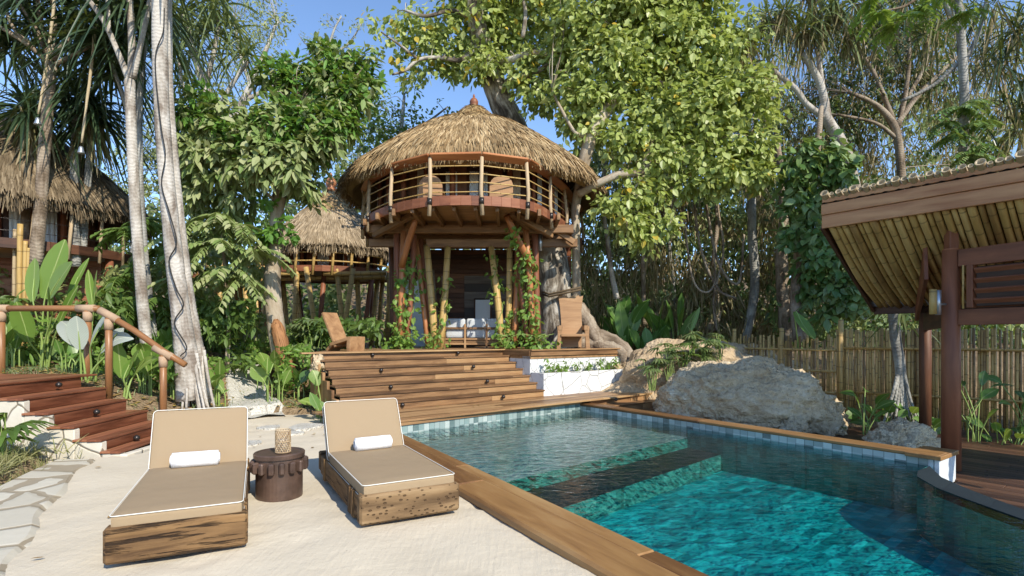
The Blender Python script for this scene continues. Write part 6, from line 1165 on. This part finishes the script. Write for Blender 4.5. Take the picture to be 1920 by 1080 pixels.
screw_pine('young screw pine on thin stilt roots in front of the bamboo fence', [[(1690, 770, 9.7, 16), (1688, 690, 9.7, 18), (1680, 640, 9.7, 18), (1676, 600, 9.7, 18), (1672, 560, 9.7, 17)]], [(1690, 600, 9.6, .8, (-10, 60)), (1676, 570, 9.7, .8)], 67, 'bark_grey', 'l_pand_lit', 'screw pines', L=.62, W=.05, n=22, roots=(1655, 1722, 1682, 1694, 10, 690, 790, 9.7))

# fan palms, grasses
def fan_palm(label, px, py, d, hpx, n, rpx, m, seed, group='lady palms', name='lady_palm', flat=None):
    rg = np.random.default_rng(seed); p = D(px, py, d); p.z = flat if flat is not None else float(hgt(p.x, p.y)); k = d / F; t = thing(name, label, 'palm', tuple(p), group); st = MB(); lf = MB()
    for i in range(n):
        a = rg.uniform(0, 2 * np.pi); hh = hpx * k * rg.uniform(.45, 1.); o = V(rg.normal(0, .08), rg.normal(0, .08), 0) * hpx * k; b = np.array(p) + o + V(math.cos(a), math.sin(a), 0) * hh * rg.uniform(.05, .35) + V(0, 0, hh); st.tube(spline([np.array(p) + o * .6 - V(0, 0, .05), (np.array(p) + o + b) / 2 + V(0, 0, hh * .1), b], 4), .007, 5, False)
        ax = nrm(V(math.cos(a), math.sin(a), rg.uniform(-.1, .6))); sd = nrm(np.cross(ax, V(0, 0, 1))); q = 9; f = np.linspace(-1.25, 1.25, q); dr = np.cos(f)[:, None] * ax + np.sin(f)[:, None] * sd
        lf.straps(np.repeat(b[None], q, 0), dr, rpx * k * rg.uniform(.75, 1.1), rpx * k * .16, .45, (.3, 1, .85, .1), .15, None, rg)
    lf.build('foliage', M[m], t); st.build('stalk', M['stalk'], t); return t
FP = [('dark fan palm in front of the cream stone wall at the left picture edge', 8, 838, 6.3, 95, 11, 62, 'l_mid'), ('fan palm at the far left edge beside the bamboo stakes', 20, 600, 11, 110, 12, 46, 'l_palm'), ('fan palm under the banana blades behind the level rail', 145, 640, 10.8, 90, 14, 44, 'l_palm'), ('fan palm at left edge in front of the red steps top', 28, 735, 7.4, 70, 9, 46, 'l_palm'),
 ('sunlit lady palm clump left of the plank chair', 590, 690, 12.4, 110, 20, 34, 'l_palm'), ('lady palm clump right behind the sunlit one', 560, 680, 13, 90, 14, 32, 'l_palm'), ('dark lady palm clump behind the plank chair', 690, 650, 13.6, 85, 20, 30, 'l_dark'), ('dark lady palm clump beside the left red posts', 715, 650, 14, 90, 18, 30, 'l_dark'), ('dark lady palm clump left of the plank chair back', 655, 650, 14, 80, 14, 30, 'l_dark'), ('dusty palm clump before the shaded left hut wall', 205, 660, 11.4, 90, 12, 40, 'l_mid')]
for i, (lab, px, py, d, h, n, r_, m) in enumerate(FP): fan_palm(lab, px, py, d, h, n, r_, m, 300 + i)
for i, (px, py, z, d, h, lab) in enumerate(((1222, 728, .1, 12.6, 80, 'slim lady palm standing alone left of the palm clump by the big boulder'), (1258, 715, .3, 12.3, 85, 'lady palm in the clump behind the big boulder, left stems'), (1285, 705, .5, 12.1, 75, 'dense lady palm in the middle of the clump behind the big boulder'), (1320, 690, .7, 12.2, 60, 'lady palm at the right of the clump on the mound'), (1350, 670, .9, 12.4, 50, 'small lady palm highest on the mound beside the shrub'), (1300, 660, 1.0, 12.6, 45, 'lady palm on the mound crest'))):
    d = 11.75 + .08 * i; fan_palm(lab, px, py, d, h * .85, 12, 24, 'l_palm' if i != 2 else 'l_mid', 320 + i, 'lady palms by the boulder', flat=D(px, py, d).z)
# seedlings in the planter
for k in range(8):
    s = (.34, .62, .86, 1.26, 1.62, 2.0, 2.24, 2.52)[k]; p = S1_ + U * s + Wd * .26 + V(0, 0, .66); rg = np.random.default_rng(340 + k); h = (.34, .2, .26, .25, .22, .28, .24, .3)[k]
    t = thing('seedling', ('tallest seedling at the left end of the white planter', 'short seedling second from the left in the white planter', 'bushy seedling third from the left in the white planter', 'upright seedling in the middle of the white planter', 'seedling just right of the middle in the white planter', 'widest seedling third from the right in the white planter', 'seedling second from the right in the white planter', 'wispy pale seedling at the right end of the white planter')[k], 'plant', tuple(p), 'seedlings in the planter'); mb = MB(); mb.tube([p, p + V(.01, 0, h)], .006, 5); mb.build('stalk', M['stalk'], t); mb = MB()
    c = p + np.stack([rg.normal(0, .04, 9), rg.normal(0, .04, 9), rg.uniform(.1, 1, 9) * h], 1); leafage(mb, c, rg.normal(0, 1, (9, 3)) * V(1, 1, .3), .03, 7, .10, .035, rg, .1, .8, .3); mb.build('foliage', M['l_vine'], t)
# grass at the lower left, tufts, litter
def grass(name, pts, n, L, W, m, seed, kind='stuff', spread=.25):
    rg = np.random.default_rng(seed); mb = MB()
    for (px, py, d, k) in pts:
        N = int(n * k); p = np.array(D(px, py, d)); b = p + rg.normal(0, 1, (N, 3)) * V(spread * 1.3, spread * 1.3, 0); b = b[~inside(b[:, 0], b[:, 1], [(q.x, q.y) for q in outer] + [(q.x, q.y) for q in inner[::-1]]) & ~inside(b[:, 0], b[:, 1], SAND)]; N = len(b)
        b[:, 2] = hgt(b[:, 0], b[:, 1]) - .02; d_ = np.stack([rg.normal(0, .5, N), rg.normal(0, .5, N), np.full(N, 1.)], 1); mb.straps(b, d_, rg.uniform(.5, 1.3, N) * L, W, rg.uniform(.2, 1.3, N) * .7, (.8, 1, .7, .1), 0, rg.normal(0, 1, (N, 3)), rg)
    return struct(mb.build(name, M[m]), kind)
grass('grass', [(10, 850, 5.9, 1), (45, 840, 6.2, 1), (75, 835, 6.4, .7), (0, 800, 6.6, 1), (30, 800, 6.7, 1), (-30, 880, 5.6, 1), (10, 890, 5.5, .5), (-60, 840, 6, 1)], 420, .30, .011, 'l_grass', 401, spread=.22)
grass('grass', [(420, 760, 9.8, .5), (560, 765, 10.3, .8), (590, 760, 10.2, .8), (330, 770, 9.2, .6), (400, 770, 9.6, .4), (540, 760, 10.5, .6), (490, 740, 11, .5), (100, 700, 9, 1), (40, 690, 9, 1), (180, 700, 9.2, .8), (250, 720, 9.2, .6), (600, 700, 11, .6)], 160, .26, .012, 'l_palm', 402, spread=.3)
rg = np.random.default_rng(410); mb = MB(); N = 5200; xy = np.concatenate([np.stack([rg.uniform(-9.5, -2.9, 3200), rg.uniform(8.6, 13.5, 3200)], 1), np.stack([rg.uniform(2.4, 9, 2000), rg.uniform(8.2, 14.5, 2000)], 1)])
ok = ~inside(xy[:, 0], xy[:, 1], SAND) & ~inside(xy[:, 0], xy[:, 1], HOLLOW); xy = xy[ok]; N = len(xy); b = np.stack([xy[:, 0], xy[:, 1], hgt(xy[:, 0], xy[:, 1]) + .02], 1); a = rg.uniform(0, 6.28, N)
mb.straps(b, np.stack([np.cos(a), np.sin(a), rg.uniform(-.1, .3, N)], 1), rg.uniform(.05, .13, N), .05, .2, LEAF, .15, None, rg); struct(mb.build('leaf_litter', M['l_litter']), 'stuff')
rg = np.random.default_rng(411); xy = np.stack([rg.uniform(-5, 2.2, 260), rg.uniform(2.6, 10.2, 260)], 1); ok = inside(xy[:, 0], xy[:, 1], SAND) & (rg.uniform(0, 1, 260) < sstep(5, 11, xy[:, 1]) * .8 + .06); xy = xy[ok]; b = np.concatenate([np.stack([xy[:, 0], xy[:, 1], np.full(len(xy), .022)], 1), [tuple(S0 + U * rg.uniform(.3, 4.4) + Wd * (RUN * k + rg.uniform(.05, .2)) + V(0, 0, RISE * (k + 1) + .006)) for k in range(6) for _ in range(4)], [tuple(A * V(1, 1, 0) + dAB * rg.uniform(-.3, 4) + nAB * rg.uniform(.1, 1.2) + V(0, 0, .206)) for _ in range(14)]]); N = len(b); a = rg.uniform(0, 6.28, N); mb = MB()
mb.straps(b, np.stack([np.cos(a), np.sin(a), rg.uniform(-.02, .12, N)], 1), rg.uniform(.03, .09, N), .035, .0, LEAF, .12, np.tile(V(0, 0, 1), (N, 1)) + rg.normal(0, .1, (N, 3)), rg); struct(mb.build('leaf_litter', M['l_litter']), 'stuff')
# bamboo stakes by the left edge
for k, (px, y0, y1, w, d, lab) in enumerate(((28, 490, 430, 6, 11, 'thin weathered stake at the far left'), (38, 490, 420, 9, 10.9, 'tallest yellow bamboo stake at the far left, tied to its neighbours'), (48, 490, 452, 7, 10.9, 'medium yellow bamboo stake right of the tallest one'), (54, 490, 465, 5, 10.9, 'shortest bamboo stake of the tied group'))):
    mb = MB(); limb(mb, [(px - 4, y0 + 190, d, w), (px - 1, y0, d, w), (px, y1, d, w)], 10, 0, 1, 3); tag(mb.build('bamboo_stake', M['bamboo' if k else 'bamboo_grey'], None, True), lab, 'stake', 'bamboo stakes')
# climbers on the posts of the tree house
def climber(label, idx, seed, n=130, t0=0., t1=.85, L=.12):
    rg = np.random.default_rng(seed); b, m, t, r, _ = PT[idx]; th = thing('climbing_vine', label, 'vine', tuple(b), 'climbers on the posts'); P = np.array([b, m, t]); tt = np.sort(rg.uniform(t0, t1, n)); c = spline(P, 20); q = c[np.clip((tt * (len(c) - 1)).astype(int), 0, len(c) - 1)]
    a = np.linspace(0, 14, 60); f = np.linspace(t0, t1, 60); s = c[np.clip((f * (len(c) - 1)).astype(int), 0, len(c) - 1)]; o = np.stack([np.cos(a) * (r + .02), np.sin(a) * (r + .02), 0 * a], 1); mb = MB(); mb.tube(s + o, .008, 5); mb.build('stem', M['stalk'], th, True)
    a = rg.uniform(0, 6.28, n); cl = np.sin(tt * 23 + seed) * .5 + .6; off = np.stack([np.cos(a), np.sin(a) * .9, 0 * a], 1) * (r + .02 + .11 * cl * rg.uniform(0, 1, n))[:, None] + V(0, -.03, 0); mb = MB(); leafage(mb, q + off, off, .05, 2, L, L * .8, rg, .5, .3, .2, outw=.6); mb.build('foliage', M['l_vine'], th)
for i, (k, lab) in enumerate(((1, 'leafy climber on the straight orange post of the left bundle'), (3, 'leafy climber on the dark leaning post of the left bundle'), (5, 'thin climber on the red pole left of the sofa'), (7, 'sparse climber on the yellow bamboo pole left of the sofa'), (9, 'climber on the leaning bamboo pole right of the sofa'), (13, 'dense leafy climber on the upright orange post of the right bundle'), (11, 'climber on the orange pole right of the sofa'), (14, 'leafy climber on the thin dark post of the right bundle'), (12, 'climber on the post leaning out from the right bundle'))): climber(lab, k, 500 + i, (80, 70, 45, 28, 45, 105, 36, 65, 36)[i], 0, (.7, .85, .9, .7, .95, .75, .4, .8, .8)[i])
for i, (px, d, n, lab) in enumerate(((750, 12.75, 80, 'leafy mound of creeper at the foot of the left post bundle'), (1012, 12.7, 60, 'leafy mound of creeper at the foot of the right post bundle'), (948, 12.95, 36, 'low creeper at the foot of the bamboo poles beside the sofa'), (805, 13.1, 26, 'small creeper at the foot of the red pole left of the sofa'))):
    rg = np.random.default_rng(520 + i); p = D(px, 0, d); p = V(p.x, p.y, 1.2); th = thing('creeper', lab, 'plant', tuple(p), 'creepers at post feet'); c = p + rg.normal(0, 1, (n, 3)) * V(.17, .07, 0) + np.stack([0 * rg.uniform(0, 1, n), 0 * rg.uniform(0, 1, n), np.abs(rg.normal(0, .2, n))], 1); mb = MB(); leafage(mb, c, c - p, .04, 2, .12, .09, rg, .3, .5, .2); mb.build('foliage', M['l_vine'], th)
    mb = MB()
    for k in range(7): mb.tube(spline([p, p + V(rg.normal(0, .1), rg.normal(0, .05), .25), p + V(rg.normal(0, .25), rg.normal(0, .08), .35)], 4), .006, 5)
    mb.build('stem', M['stalk'], th)
